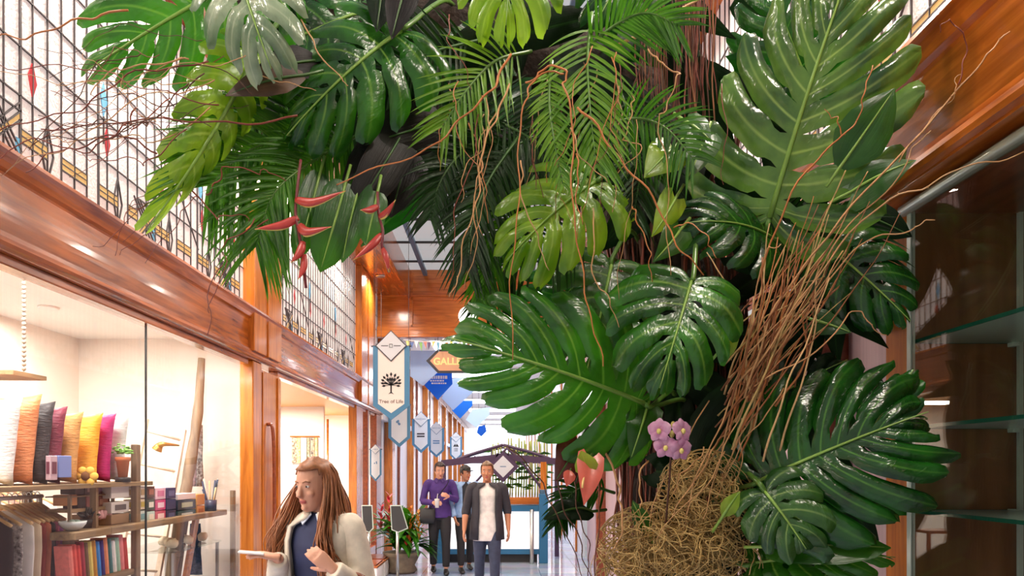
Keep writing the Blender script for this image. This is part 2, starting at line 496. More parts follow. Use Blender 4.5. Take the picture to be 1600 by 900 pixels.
# ---- leadlight windows above the fascia --------------------------------------
def leadlight(name, y0, y1, seed, z0=2.985, z1=4.68, x=XL, s=1):
    rnd = random.Random(seed)
    pn = MB().box(min(x, x - s * .02), max(x, x - s * .02), y0, y1, z0, z1)
    ob = struct(pn.build(name, M['leadlight']))
    ld = MB(); am = MB(); rd = MB(); bl = MB()
    xa = x + s * .004

    def line(a, b, w=.008):
        ld.bar((xa, a[0], a[1]), (xa, b[0], b[1]), .008, w, up=(1, 0, 0)) if False else ld.bar((xa, a[0], a[1]), (xa, b[0], b[1]), w, .008, up=(1, 0, 0))

    def quad(mb, pts):
        mb.prism(pts, lambda a, b, c: (x + s * .003 + c, a, b), .005)

    y = y0 + .04; k = 0
    ys = []
    while y < y1 - .02:
        ys.append(y)
        thick = (k % 6 == 0)
        line((y, z0), (y, z1), .012 if thick else .0045)
        y += .108 if k % 6 else .085
        k += 1
    for z in (3.32, 3.545, 3.79, 4.05, 4.3):
        line((y0, z), (y1, z), .006)
    zb = 3.14
    L = 0
    for i in range(len(ys) - 1):
        a, b = ys[i], ys[i + 1]
        m = i % 12
        if m in (0, 1, 3, 6, 7, 9, 10):
            quad(am, [(a + .005, zb - .027), (b - .005, zb - .027), (b - .005, zb - .003), (a + .005, zb - .003)])
            quad(am, [(a + .005, zb + .003), (b - .005, zb + .003), (b - .005, zb + .027), (a + .005, zb + .027)])
            for dz in (-.03, 0, .03): line((a, zb + dz), (b, zb + dz), .006)
        if m in (2, 8):                                  # slim lozenge round a came
            for sg in (-1, 1):
                line((a, zb - .14), (a + sg * .045, zb), .006); line((a + sg * .045, zb), (a, zb + .14), .006)
        if m in (4, 5):
            pass
        if m == 4:                                       # crossed square of amber strips
            c = b
            q = .11
            for dz in (-q, q): line((c - q, zb + dz), (c + q, zb + dz), .007)
            for o in (-.035, 0, .035):
                line((c - q + o, zb - q), (c + q + o * .2, zb + q - o), .006); line((c - q + o, zb + q), (c + q + o * .2, zb - q + o), .006)
            quad(am, [(c - q, zb - q + .01), (c - q + .035, zb - q + .01), (c + q, zb + q - .03), (c + q, zb + q - .005)])
            quad(bl, [(c + q - .03, zb - q + .02), (c + q, zb - q + .02), (c + q, zb - .02), (c + q - .03, zb - .02)])
        if m == 0:
            zc = 3.66
            quad(bl, [(a + .05, zc - .10), (a + .085, zc - .01), (a + .05, zc + .09), (a + .02, zc + .01)])
            line((a + .05, zc - .10), (a + .05, zc - .25), .005)
        if m in (1, 7):
            zc = 3.44
            quad(rd, [(a + .0, zc - .09), (a + .03, zc - .01), (a, zc + .08), (a - .03, zc + .01)])
        if m == 9 and i % 24 == 9:
            line((a, 3.545), (a + .34, 3.2), .006)
    ld.build('leading', M['lead'], ob)
    am.build('amber_panes', M['amber'], ob, label='band of amber glass')
    rd.build('red_panes', M['redg'], ob, label='red lozenge glass')
    bl.build('blue_panes', M['blueg'], ob, label='pale blue lozenge glass')


leadlight('window_4', -1.2, 6.0, 1)
leadlight('window_5', 6.74, 10.62, 2)
leadlight('window_6', 11.75, 12.54, 3)

# ---- cornice, skylight, end portal -------------------------------------------
slab('ceiling', XL - .1, -1.63, -1.5, 12.54, 4.68, 4.74, M['wood_h'])
slab('trim_11', -1.66, -1.60, -1.5, 12.54, 4.64, 5.11, M['wood_h'], .01)
slab('ceiling_right', .84, XR + .5, -1.5, 12.54, 4.68, 4.74, M['wood_h'])
slab('trim_12', .81, .87, -1.5, 12.54, 4.64, 5.11, M['wood_h'], .01)
M['roofglass'] = glass('skylight glass', (.96, .97, 1, 1), .6)
sk = struct(MB().box(-1.6, .81, -1.5, 12.54, 5.10, 5.11).build('window_7', M['roofglass']))
gb = MB()
for x in (-1.35, -.4, .55): gb.box(x - .035, x + .035, -1.5, 12.54, 5.04, 5.10)
gb.build('rafter', M['blue_d'], sk)
gb = MB()
for i in range(15): gb.box(-1.6, .81, -1.2 + i, -1.17 + i, 5.07, 5.10)
gb.build('glazing_bar', M['charcoal'], sk)

pt = MB()
y0 = 12.54
pt.box(XL - .1, XR + .1, y0, y0 + .3, 3.98, 5.15)
pt.box(XL - .1, XR + .1, y0 - .05, y0, 4.66, 4.70)
pt.box(XL - .1, XR + .1, y0 - .09, y0, 3.98, 4.06)
pt.box(XL - .1, XR + .1, y0 - .06, y0, 4.06, 4.12)
pt.box(XL - .1, XR + .1, y0 - .11, y0 + .02, 3.93, 3.98)
for x in (XL, -1.63, -.62, .3): pt.box(x, x + .06, y0 - .03, y0, 4.12, 4.66)
for x in (-1.63, -.62, .3): pt.box(x, x + .06, y0 - .03, y0, 4.70, 5.11)
pt.box(-1.6, .4, y0 - .03, y0, 4.60, 4.66); pt.box(-1.6, .4, y0 - .03, y0, 4.12, 4.17)
struct(pt.build('wall_back', M['wood_x'], bevel=.006))

# ---- the arcade beyond the portal ---------------------------------------------
M['farwall'] = mat('pale shopfront beyond', srgb(226, 226, 232), .3, var=.06, vscale=1.5)
M['fill_panel'] = mat('glowing fill panel', srgb(250, 250, 255), .5, emit=(.93, .96, 1, 1), estr=3.2)
slab('wall_left', XL - .12, XL - .06, 12.84, 46, 0, 4.2, M['farwall'])
slab('wall_right', XR + .06, XR + .12, 12.84, 46, 0, 4.2, M['farwall'])
slab('ceiling_far', XL - .1, XR + .1, 12.84, 46, 4.2, 4.26, M['white'])
n = 13
for i in range(9):
    y = 13.6 + i * 3.3
    slab('trim_%d' % n, XL - .06, XL + .10, y, y + .34, 0, 4.0, M['wood_v'], .01); n += 1
    slab('trim_%d' % n, XL - .06, XL + .0, y + 1.7, y + 1.80, 0, 4.0, M['wood_d'], .01); n += 1
    slab('trim_%d' % n, XR + .02, XR + .06, y, y + .34, 0, 4.0, M['wood_v'], .01); n += 1
slab('trim_%d' % n, XL - .06, XL + .10, 12.84, 46, 3.9, 4.2, M['wood_h'], .01); n += 1
slab('trim_%d' % n, XL - .06, XL + .05, 12.84, 46, 2.5, 2.62, M['farwall'], .01); n += 1
slab('trim_%d' % n, XR - .10, XR + .06, 12.84, 46, 3.9, 4.2, M['wood_h'], .01); n += 1
slab('wall_end', XL - .1, XR + .1, 46, 46.1, 0, 4.26, mat('glowing end wall', srgb(240, 244, 250), .4, emit=(.95, .97, 1, 1), estr=.9))  # end wall given its own glow to brighten the far arcade
FAR_FILL = []  # glowing ceiling panels and lamps added to brighten the far arcade
for i in range(8):
    y = 14.0 + i * 4
    lp = thing('ceiling_fill', 'added glowing ceiling panel that brightens the far arcade', 'ceiling light', (-.4, y, 4.2), 'added ceiling panels along the far arcade')
    MB().box(-1.5, .7, y, y + 1.8, 4.16, 4.2).build('frame', M['white'], lp)
    MB().box(-1.42, .62, y + .08, y + 1.72, 4.15, 4.162).build('diffuser', M['fill_panel'], lp)
    FAR_FILL.append((-.4, y + .9, 4.1))

# ---- shop behind the first window ----------------------------------------------
slab('wall_shop_back', -4.32, -4.2, -1.5, 7.0, 0, 2.9, M['cream'])
slab('wall_shop_side', -4.32, XL - .1, 7.0, 7.1, 0, 2.9, M['cream'])
slab('ceiling_shop', -4.32, XL - .06, -1.5, 7.1, 2.9, 2.96, M['cream2'])
slab('wall_shop_near', -4.32, XL - .06, -1.6, -1.5, 0, 2.9, M['cream'])
# ---- shop behind the open doorway ----------------------------------------------
slab('wall_room_back', -5.12, -5.0, 7.1, 13.4, 0, 2.9, M['cream'])
slab('wall_room_side', -5.12, XL - .07, 13.4, 13.5, 0, 2.9, M['cream'])
slab('ceiling_room', -5.12, XL - .06, 7.1, 13.5, 2.62, 2.68, mat('honey ceiling board', srgb(224, 160, 84), .4))
slab('trim_%d' % n, -5.0, -4.9, 9.0, 13.4, 2.3, 2.62, M['wood_x'], .01); n += 1

# ---- the right side ---------------------------------------------------------------
extrude_y('trim_%d' % n, fascia_profile(XR, -1), -1.5, 12.54, M['wood_r']); n += 1
slab('trim_%d' % n, XR + .02, XR + .32, 2.46, 2.62, 0, 2.55, M['wood_post'], .006); n += 1       # post at the end of the display case
slab('wall_right_panel', XR + .12, XR + .2, 2.62, 12.54, 0, 2.56, M['mauve'])
for i in range(4):
    y = 3.1 + i * 2.4
    slab('trim_%d' % n, XR - .02, XR + .15, y, y + .12, 0, 2.55, M['wood_d'], .006); n += 1
leadlight('window_8', -1.2, 12.54, 5, x=XR + .04, s=-1)
slab('wall_case_back', XR + .5, XR + .56, -1.5, 2.62, 0, 2.6, M['wood_d'])
# ================================================================== PLANTS
G = lambda r, g, b: srgb(r, g, b)
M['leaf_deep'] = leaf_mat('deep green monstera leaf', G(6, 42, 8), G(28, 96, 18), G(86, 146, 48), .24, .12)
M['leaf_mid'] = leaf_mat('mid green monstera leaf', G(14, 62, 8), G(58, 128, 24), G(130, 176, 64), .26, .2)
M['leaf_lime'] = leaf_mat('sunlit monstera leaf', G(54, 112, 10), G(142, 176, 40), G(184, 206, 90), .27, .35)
M['leaf_grey'] = leaf_mat('blue green monstera leaf', G(20, 58, 24), G(66, 114, 42), G(146, 180, 96), .24, .18)
M['leaf_yellow_lit'] = leaf_mat('large yellow lit monstera leaf', G(18, 62, 30), G(98, 136, 52), G(156, 184, 96), .22, .18)  # yellow green patches put the yellow light on its lobes into the colour
M['leaf_silver'] = leaf_mat('silvery monstera leaf', G(58, 96, 66), G(172, 188, 156), G(196, 206, 176), .22, .15)
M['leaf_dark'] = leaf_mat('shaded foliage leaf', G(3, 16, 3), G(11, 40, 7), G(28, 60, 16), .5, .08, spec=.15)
M['leaf_lily'] = leaf_mat('plain green leaf', G(18, 62, 8), G(50, 106, 16), G(96, 150, 50), .3, .25, veinw=.03)
M['leaf_yel'] = leaf_mat('yellow green leaf', G(110, 150, 20), G(158, 190, 50), G(180, 200, 80), .3, .35, veinw=.03)
M['leaf_black'] = leaf_mat('almost black cordyline leaf', G(14, 9, 9), G(32, 22, 20), G(44, 30, 26), .5, .03, veinw=.03, spec=.25)
M['leaf_brown'] = leaf_mat('dry brown leaf', G(52, 32, 20), G(110, 74, 44), G(120, 86, 50), .45, .08, veinw=.03)
M['leaf_maroon'] = leaf_mat('maroon leaf', G(40, 14, 12), G(84, 32, 26), G(110, 50, 40), .25, .12, veinw=.03)
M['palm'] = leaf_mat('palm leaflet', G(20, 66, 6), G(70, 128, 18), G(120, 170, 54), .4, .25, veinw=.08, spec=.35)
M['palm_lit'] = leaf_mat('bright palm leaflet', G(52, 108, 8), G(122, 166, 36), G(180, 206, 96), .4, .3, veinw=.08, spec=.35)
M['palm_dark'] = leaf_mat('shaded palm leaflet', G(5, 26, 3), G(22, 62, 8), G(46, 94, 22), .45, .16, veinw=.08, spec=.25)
M['rib'] = mat('leaf midrib', srgb(132, 168, 74), .35, var=.15, vscale=12)
M['rib_d'] = mat('dark leaf midrib', srgb(60, 96, 40), .4)
M['stalk'] = mat('green leaf stalk', srgb(88, 126, 48), .35, var=.2, vscale=10)
M['root'] = mat('brown aerial root', srgb(84, 48, 30), .7, var=.35, vscale=14)
M['root_red'] = mat('reddish aerial root', srgb(112, 50, 32), .6, var=.3, vscale=14)
M['twig'] = mat('tan willow twig', srgb(196, 146, 96), .5, var=.25, vscale=9)
M['twig_o'] = mat('orange willow twig', srgb(190, 116, 62), .45, var=.2, vscale=9)
M['twig_r'] = mat('red brown twig', srgb(128, 58, 40), .5, var=.25, vscale=9)
M['curl'] = mat('straw coloured curly root', srgb(188, 156, 96), .6, var=.4, vscale=20)
M['twig_p'] = mat('pale straw twig', srgb(218, 176, 122), .5, var=.2, vscale=9)
M['twig_b'] = mat('brown willow twig', srgb(140, 84, 46), .5, var=.3, vscale=9)
M['core'] = mat('dark bark and moss', srgb(46, 32, 24), .9, var=.5, vscale=14, bump=.8, bscale=30)

CAM = Vector((0, 0, EYE))


def frame(B, T, tilt):
    """leaf axes: y base to tip, z the upper face turned to the aisle"""
    y = (T - B); L = y.length; y = y / L
    n = (CAM - (B + T) / 2).normalized() + Vector(tilt)
    z = (n - y * n.dot(y)).normalized()
    x = y.cross(z).normalized()
    return x, y, z, L


def sm(a, b, x):
    t = max(0., min(1., (x - a) / (b - a)))
    return t * t * (3 - 2 * t)


def monstera(label, base, tip, hw, m='leaf_deep', tilt=(0, 0, 0), bow=.08, fold=.12, droop=.2, seed=0, nl=7, cut=.4, gap=.17, stalk=None, hw2=None, loose=.10, rib='rib', group=None, heart=1.0, hole=.26):
    """one split leaf; base/tip = (px, py, depth), hw = half width in metres (left, right)"""
    rnd = random.Random(seed * 77 + 5)
    B, T = P(*base), P(*tip)
    X, Y, Z, L = frame(B, T, tilt)
    root = thing('monstera_leaf', label, 'leaf', tuple(B), group)
    mb = MB()
    kap = .55
    ns = 15; nq = 7
    for sg in (-1, 1):
        W = hw if sg < 0 else (hw2 or hw)
        ts = [0.0] + [(i + rnd.uniform(-.16, .16)) / nl for i in range(1, nl)] + [1.0]
        for i in range(nl):
            a, b = ts[i], ts[i + 1]
            tc, th = (a + b) / 2, (b - a) / 2
            sc = cut + rnd.uniform(-.09, .11)
            ln = rnd.uniform(.93, 1.07)
            tw = rnd.uniform(-1, 1) * loose * .9; up = rnd.uniform(-1, .7) * loose
            hb = hole * rnd.choice((.3, 1, 1.2)); hs = rnd.uniform(.09, .14); wv = rnd.uniform(0, 6)
            vv, uu = [], []
            for js in range(ns):
                s = js / (ns - 1)
                w = 1.0
                if hs < s < hs + .17: w -= hb * math.sin(PI * (s - hs) / .17)
                w -= gap * sm(sc, sc + .16, s)
                if s > .8: w *= math.sqrt(max(.0, 1 - ((s - .8) / .2) ** 2 * (.8 + .15 * q)))
                for jq in range(nq):
                    q = -1 + 2 * jq / (nq - 1)
                    # keep the outermost basal and tip edges whole
                    t = tc + q * th * w + (th * .32 * s * s if i < nl - 1 else 0)
                    t = max(0, min(1, t))
                    th0 = float(np.interp(t, [0, .14, .3, .55, .8, 1], [2.75 * heart, 1.9, 1.45, 1.1, .72, .06]))
                    oy = L * float(np.interp(t, [0, .2, 1], [0, .05, .85]))
                    le = W * ln * float(np.interp(t, [0, .1, .25, .5, .72, .88], [.5, .78, 1.0, 1.02, .86, .62]))
                    k2 = sm(.72, 1.0, t)
                    le = le * (1 - k2) + L * .15 * k2
                    kk = kap * (1 - k2) + .02
                    fx = le / kk * (math.cos(th0 - kk * s) - math.cos(th0))
                    fy = oy + le / kk * (math.sin(th0) - math.sin(th0 - kk * s))
                    fx = max(fx, 0.0)
                    z = -.05 * W * q * q * sm(.1, .6, s) - .012 * W * (1 - abs(q)) * 0
                    z += .02 * W * math.sin(abs(q) * PI) * sm(0, .3, s)
                    z += -droop * W * s * s * s + up * W * s * s + tw * W * q * s * s * .8
                    z += .018 * W * math.sin(wv + 9 * s + q * 2) * s
                    z += fold * fx
                    u = fy / L
                    z += bow * L * 4 * u * (1 - u) if u > 0 else bow * L * 2 * u
                    vv.append(B + X * (sg * fx) + Y * fy + Z * z)
                    uu.append((s, .5 + q * .5))
            fc = []
            for js in range(ns - 1):
                for jq in range(nq - 1):
                    k = js * nq + jq
                    q4 = (k, k + 1, k + nq + 1, k + nq)
                    fc.append(q4 if sg < 0 else q4[::-1])
            mb.add(vv, fc, 0, uu)
    mb.build('blade', M[m], root, smooth=True, weld=.0004)
    rb = MB()
    pts, rr = [], []
    for i in range(15):
        u = i / 14 * .96
        pts.append(B + Y * (u * L) + Z * (bow * L * 4 * u * (1 - u) + .003)); rr.append(.0075 * (1 - .8 * u) * max(.7, L / .6))
    rb.tube(pts, rr, 6)
    rb.build('midrib', M[rib], root, smooth=True)
    if stalk is not None:
        E = P(*stalk)
        mid = (B + E) / 2 + Vector((0, 0, .04)) - Y * .05
        st = MB().tube(catmull([B, B - Y * .04 - Z * .005, mid, E], 6), .008, 7)
        st.build('stalk', M['stalk'], root, smooth=True)
    return root


def blade(name, label, base, tip, hw, m, shape='lance', tilt=(0, 0, 0), bow=.1, fold=.2, seed=0, cat='leaf', group=None, rib=True, wave=.03, parent=None, B=None, T=None):
    """an undivided leaf"""
    rnd = random.Random(seed * 31 + 3)
    B = P(*base) if B is None else B; T = P(*tip) if T is None else T
    X, Y, Z, L = frame(B, T, tilt)
    nu, nv = 16, 4
    prof = {'lance': ([0, .1, .3, .55, .8, 1], [.25, .6, 1, .92, .5, .02]), 'heart': ([0, .04, .2, .4, .7, 1], [.55, .95, 1, .88, .5, .02]),
            'strap': ([0, .1, .3, .6, .85, 1], [.5, .85, 1, .95, .65, .03])}[shape]
    vv, uu = [], []
    ph = rnd.uniform(0, 6)
    for i in range(nu + 1):
        u = i / nu
        w = hw * float(np.interp(u, *prof))
        for j in range(-nv, nv + 1):
            q = j / nv
            y = u * L - (.16 * L * abs(q) ** 1.5 * (1 - sm(0, .2, u)) if shape == 'heart' else 0)
            z = bow * L * 4 * u * (1 - u) + fold * abs(q) * w - .25 * w * q * q + wave * hw * math.sin(ph + u * 11 + q * 1.5) * abs(q)
            vv.append(B + X * (q * w) + Y * y + Z * z); uu.append((abs(q), .5 + q * .5))
    n = 2 * nv + 1
    fc = [(i * n + j, i * n + j + 1, (i + 1) * n + j + 1, (i + 1) * n + j) for i in range(nu) for j in range(n - 1)]
    if parent is not None:
        return MB().add(vv, fc, 0, uu).build(name, M[m], parent, smooth=True)
    if not rib:
        o = MB().add(vv, fc, 0, uu).build(name, M[m], None, smooth=True, loc=tuple(B))
        return tag(o, label, cat, group)
    root = thing(name, label, cat, tuple(B), group)
    MB().add(vv, fc, 0, uu).build('blade', M[m], root, smooth=True)
    pts = [B + Y * (u / 10 * L * .95) + Z * (bow * L * 4 * u / 10 * (1 - u / 10) + .002) for u in range(11)]
    MB().tube([B - Y * .06] + pts, [.005] + [.005 * (1 - .07 * i) for i in range(11)], 6).build('midrib', M['rib' if m in ('leaf_yel', 'leaf_lily') else 'rib_d'], root, smooth=True)
    return root


def frond(label, pts, n=26, ll=.28, ang=50, droop=.25, w=.011, m='palm', tilt=(0, 0, 0), seed=0, group=None, u0=.12, r=.006, name='palm_frond', world=False):
    """feather palm leaf along a curve of (px, py, depth) points"""
    rnd = random.Random(seed * 13 + 1)
    cp = catmull(pts if world else [P(*p) for p in pts], 8)
    B = cp[0]
    root = thing(name, label, 'palm leaf', tuple(B), group)
    MB().tube(cp, [r * (1 - .75 * i / (len(cp) - 1)) for i in range(len(cp))], 6).build('rachis', M['stalk' if m != 'palm_dark' else 'rib_d'], root, smooth=True)
    mb = MB()
    g = Vector((0, 0, -1))
    for i in range(n):
        u = u0 + (1 - u0) * (i + .5) / n
        k = u * (len(cp) - 1); a = int(min(k, len(cp) - 2)); p = cp[a].lerp(cp[a + 1], k - a)
        t = (cp[a + 1] - cp[a]).normalized()
        nn = (CAM - p).normalized() + Vector(tilt)
        nn = (nn - t * nn.dot(t)).normalized()
        sd = t.cross(nn)
        for sg in (-1, 1):
            an = math.radians((ang + 14 * (1 - u) - 22 * u) + rnd.uniform(-5, 5))
            le = ll * (.5 + .5 * math.sin(PI * min(1, u * .85 + .12))) * rnd.uniform(.9, 1.08)
            dr = t * math.cos(an) + sd * sg * math.sin(an) + nn * rnd.uniform(-.05, .28)
            dr.normalize()
            cr = dr.cross(nn).normalized()
            nz = cr.cross(dr)
            vv, uu = [], []
            ns = 6
            for s_ in range(ns + 1):
                s = s_ / ns
                ww = w * .68 * (math.sin(PI * min(1, .12 + .88 * s) ** .75) + .04) * (1 if s < 1 else .2)
                c = p + dr * le * s + g * le * droop * s * s
                vv += [c - cr * ww + nz * ww * .5, c, c + cr * ww + nz * ww * .5]; uu += [(s, 0), (s, .5), (s, 1)]
            fc = []
            for s_ in range(ns):
                for q in range(2):
                    z = s_ * 3 + q
                    fc.append((z, z + 1, z + 4, z + 3))
            mb.add(vv, fc, 0, uu)
    mb.build('leaflets', M[m], root, smooth=True)
    return root


def vine(name, label, pts, r, m, seed=0, group=None, nubs=0, wig=.006, cat='twig', taper=.5, world=False):
    rnd = random.Random(seed * 7 + 2)
    cp = catmull(pts if world else [P(*p) for p in pts], 7)
    ph = [rnd.uniform(0, 6) for _ in range(6)]
    out = []
    for i, p in enumerate(cp):
        a = i * .55
        out.append(p + Vector((math.sin(a + ph[0]) + .5 * math.sin(2.3 * a + ph[1]), math.sin(1.1 * a + ph[2]) * .8, math.sin(.9 * a + ph[3]) + .5 * math.sin(2.1 * a + ph[4]))) * wig)
    k = len(out)
    r *= .8 if name in ('aerial_root', 'curly_twig') else (.56 if name == 'hanging_vine' else .62)
    rad = [r * (1 - taper * i / (k - 1)) for i in range(k)]
    B = out[0]
    mb = MB().tube(out, rad, 6)
    for i in range(nubs):
        a = rnd.randrange(1, k - 1); d = Vector((rnd.uniform(-1, 1), rnd.uniform(-1, .2), rnd.uniform(-1, 1))).normalized()
        mb.tube([out[a], out[a] + d * rad[a] * 2.2], [rad[a] * .9, rad[a] * .35], 5)
    o = mb.build(name, M[m], None, smooth=True, loc=tuple(B))
    return tag(o, label, cat, group)


# ---- the column and the arch that carry everything ---------------------------------
def lumpy_tube(pts, rad, n=22, amp=.05, seed=0):
    cp = catmull(pts, 8)
    k = len(cp)
    rr = np.interp(np.linspace(0, 1, k), np.linspace(0, 1, len(rad)), rad)
    mb = MB()
    mb.tube(cp, [float(x) for x in rr], n)
    out = []
    for i, v in enumerate(mb.v):
        c = cp[i // n]
        d = Vector(v) - c
        f = 1 + amp * 4 * noise.noise(Vector(v) * 5 + Vector((seed, 0, 0))) + amp * 2 * noise.noise(Vector(v) * 14)
        a = (i % n)
        f *= 1 + .06 * (a % 2)
        out.append(tuple(c + d * f))
    mb.v = out
    return mb


core = lumpy_tube([(.74, 2.86, 0), (.74, 2.86, .6), (.72, 2.88, 1.3), (.70, 2.9, 2.0), (.66, 2.92, 2.6), (.46, 2.92, 3.04), (.08, 2.88, 3.22), (-.4, 2.82, 3.3), (-.85, 2.76, 3.5), (-1.3, 2.7, 3.8)],
                  [.24, .23, .22, .22, .24, .27, .27, .24, .17, .10])
cr = thing('plant_column', 'dark bark covered column bending into an arch behind the tropical leaves', 'column', (.74, 2.86, 0))
core.build('trunk', M['core'], cr, smooth=True)

rnd = random.Random(4)
# brown aerial roots down the front of the column
for i in range(62):
    a = rnd.uniform(-PI, 0); z0 = rnd.uniform(2.3, 3.05); z1 = rnd.uniform(.15, 1.3)
    x0 = .68 + .26 * math.cos(a); y0 = 2.9 + .25 * math.sin(a)
    pts = []
    for k in range(7):
        t = k / 6
        pts.append(Vector((x0 + .06 * t + rnd.uniform(-.03, .03), y0 - .03 + rnd.uniform(-.03, .02), z0 * (1 - t) + z1 * t)))
    vine('aerial_root', 'thin brown aerial root running down the dark plant column', pts, rnd.uniform(.004, .009), rnd.choice(['root', 'root', 'root_red', 'twig_r']), i, 'brown aerial roots on the plant column', wig=.004, cat='root', taper=.4, world=True)
for i in range(52):
    x = (1085 if i % 3 else 1020) + rnd.gauss(0, 22); d = 2.42 + rnd.uniform(-.08, .1)
    y1 = rnd.uniform(120, 260)
    vine('aerial_root', 'thin reddish root hanging straight down beside the largest split leaf', [(x, -60, d), (x + rnd.uniform(-8, 8), 60, d), (x + rnd.uniform(-12, 12), y1, d)], rnd.uniform(.002, .0045), rnd.choice(['root_red', 'twig_r', 'root', 'twig_b']), 100 + i, 'reddish roots hanging at the top centre', wig=.004, cat='root', taper=.3)

# ---- deep filling of shaded leaves --------------------------------------------------
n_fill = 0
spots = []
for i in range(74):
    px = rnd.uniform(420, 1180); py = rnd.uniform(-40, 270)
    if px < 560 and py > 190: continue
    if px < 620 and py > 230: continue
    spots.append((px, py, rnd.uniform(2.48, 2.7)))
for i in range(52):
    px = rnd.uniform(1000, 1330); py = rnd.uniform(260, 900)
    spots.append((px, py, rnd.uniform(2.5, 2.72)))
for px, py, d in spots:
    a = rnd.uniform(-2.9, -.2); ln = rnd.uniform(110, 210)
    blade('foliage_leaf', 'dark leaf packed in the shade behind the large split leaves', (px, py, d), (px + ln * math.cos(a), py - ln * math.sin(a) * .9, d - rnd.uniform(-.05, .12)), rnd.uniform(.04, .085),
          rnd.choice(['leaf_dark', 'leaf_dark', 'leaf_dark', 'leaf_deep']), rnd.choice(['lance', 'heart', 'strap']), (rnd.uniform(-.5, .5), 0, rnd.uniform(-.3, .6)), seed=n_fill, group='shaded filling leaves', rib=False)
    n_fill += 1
# ---- the split leaves one can tell apart ---------------------------------------------
monstera('largest upright split leaf at top right with pale midrib and yellow lit lobes', (1203, 340, 2.3), (1340, -80, 2.08), .34, 'leaf_yellow_lit', (-.1, 0, .35), .05, .10, .16, 1, 9, .36, .13, (1190, 430, 2.6), .37, heart=.95)
monstera('broad glossy split leaf at lower right beside the glass case', (1190, 750, 2.16), (1462, 640, 2.0), .34, 'leaf_deep', (-.15, 0, .3), .05, .10, .22, 2, 9, .62, .07, (1120, 800, 2.6), .31)
monstera('wide split leaf spreading left over the walkway above the pink anthurium', (1005, 630, 2.2), (690, 525, 1.98), .26, 'leaf_mid', (0, 0, .25), .06, .08, .25, 3, 9, .52, .09, (1080, 640, 2.7), .32)
monstera('mid sized split leaf hanging tip down in the centre of the column', (1080, 440, 2.1), (1028, 616, 1.96), .20, 'leaf_mid', (.1, 0, .25), .08, .12, .2, 4, 6, .38, .15, (1085, 350, 2.5), .23)
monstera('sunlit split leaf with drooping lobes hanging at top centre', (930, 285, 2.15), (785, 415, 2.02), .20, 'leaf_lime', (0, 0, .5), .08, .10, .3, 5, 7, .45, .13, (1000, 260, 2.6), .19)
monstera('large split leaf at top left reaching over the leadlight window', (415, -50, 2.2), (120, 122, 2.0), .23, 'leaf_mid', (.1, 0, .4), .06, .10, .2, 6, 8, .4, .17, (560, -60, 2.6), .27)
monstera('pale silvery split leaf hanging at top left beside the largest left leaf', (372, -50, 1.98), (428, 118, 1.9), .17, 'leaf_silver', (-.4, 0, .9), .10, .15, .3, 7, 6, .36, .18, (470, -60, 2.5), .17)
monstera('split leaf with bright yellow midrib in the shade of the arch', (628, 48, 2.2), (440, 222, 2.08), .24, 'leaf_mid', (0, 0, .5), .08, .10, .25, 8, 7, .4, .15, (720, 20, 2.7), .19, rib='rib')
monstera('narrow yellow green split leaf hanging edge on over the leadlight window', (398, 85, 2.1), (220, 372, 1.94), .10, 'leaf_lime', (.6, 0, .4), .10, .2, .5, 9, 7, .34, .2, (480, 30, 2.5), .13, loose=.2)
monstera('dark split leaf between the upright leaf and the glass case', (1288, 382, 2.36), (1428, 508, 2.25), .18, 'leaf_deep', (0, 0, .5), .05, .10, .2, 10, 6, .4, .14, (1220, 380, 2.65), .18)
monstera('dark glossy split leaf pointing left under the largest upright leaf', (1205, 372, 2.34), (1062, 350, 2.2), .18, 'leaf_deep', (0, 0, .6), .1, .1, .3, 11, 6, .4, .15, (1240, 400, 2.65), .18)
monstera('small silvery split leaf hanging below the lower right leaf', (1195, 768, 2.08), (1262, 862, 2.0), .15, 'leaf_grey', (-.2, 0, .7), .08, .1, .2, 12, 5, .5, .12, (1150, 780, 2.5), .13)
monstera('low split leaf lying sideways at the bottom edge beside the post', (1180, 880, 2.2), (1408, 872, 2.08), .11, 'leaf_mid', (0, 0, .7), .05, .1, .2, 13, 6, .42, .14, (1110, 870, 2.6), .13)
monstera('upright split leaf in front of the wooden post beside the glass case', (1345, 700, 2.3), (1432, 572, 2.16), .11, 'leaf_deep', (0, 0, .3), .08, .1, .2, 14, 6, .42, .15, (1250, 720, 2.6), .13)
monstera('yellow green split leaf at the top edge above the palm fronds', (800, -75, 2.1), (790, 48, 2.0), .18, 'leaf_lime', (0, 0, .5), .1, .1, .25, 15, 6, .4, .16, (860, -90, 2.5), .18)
monstera('grey green split leaf hanging behind the wide left leaf', (955, 415, 2.46), (900, 640, 2.36), .2, 'leaf_grey', (.2, 0, .2), .06, .1, .2, 16, 6, .5, .12, (1000, 380, 2.7), .2)
monstera('dark split leaf behind the hanging palm fronds left of the column', (905, 440, 2.52), (800, 560, 2.42), .19, 'leaf_deep', (0, 0, .2), .06, .1, .2, 17, 6, .45, .14, (980, 430, 2.8), .17)
monstera('shaded split leaf in the upper arch between two lit leaves', (560, 20, 2.4), (370, 110, 2.3), .17, 'leaf_deep', (.2, 0, .5), .06, .1, .25, 18, 6, .42, .15, (660, 20, 2.7), .17)
monstera('split leaf at the top edge left of the hanging reddish roots', (1000, -70, 2.3), (930, 40, 2.2), .17, 'leaf_deep', (0, 0, .4), .08, .1, .25, 19, 6, .42, .15, (1040, -80, 2.7), .17)
monstera('small split leaf low on the column under the wide left leaf', (1010, 640, 2.3), (945, 690, 2.2), .09, 'leaf_mid', (0, 0, .5), .1, .1, .2, 20, 4, .6, .1, (1060, 640, 2.6), .08)
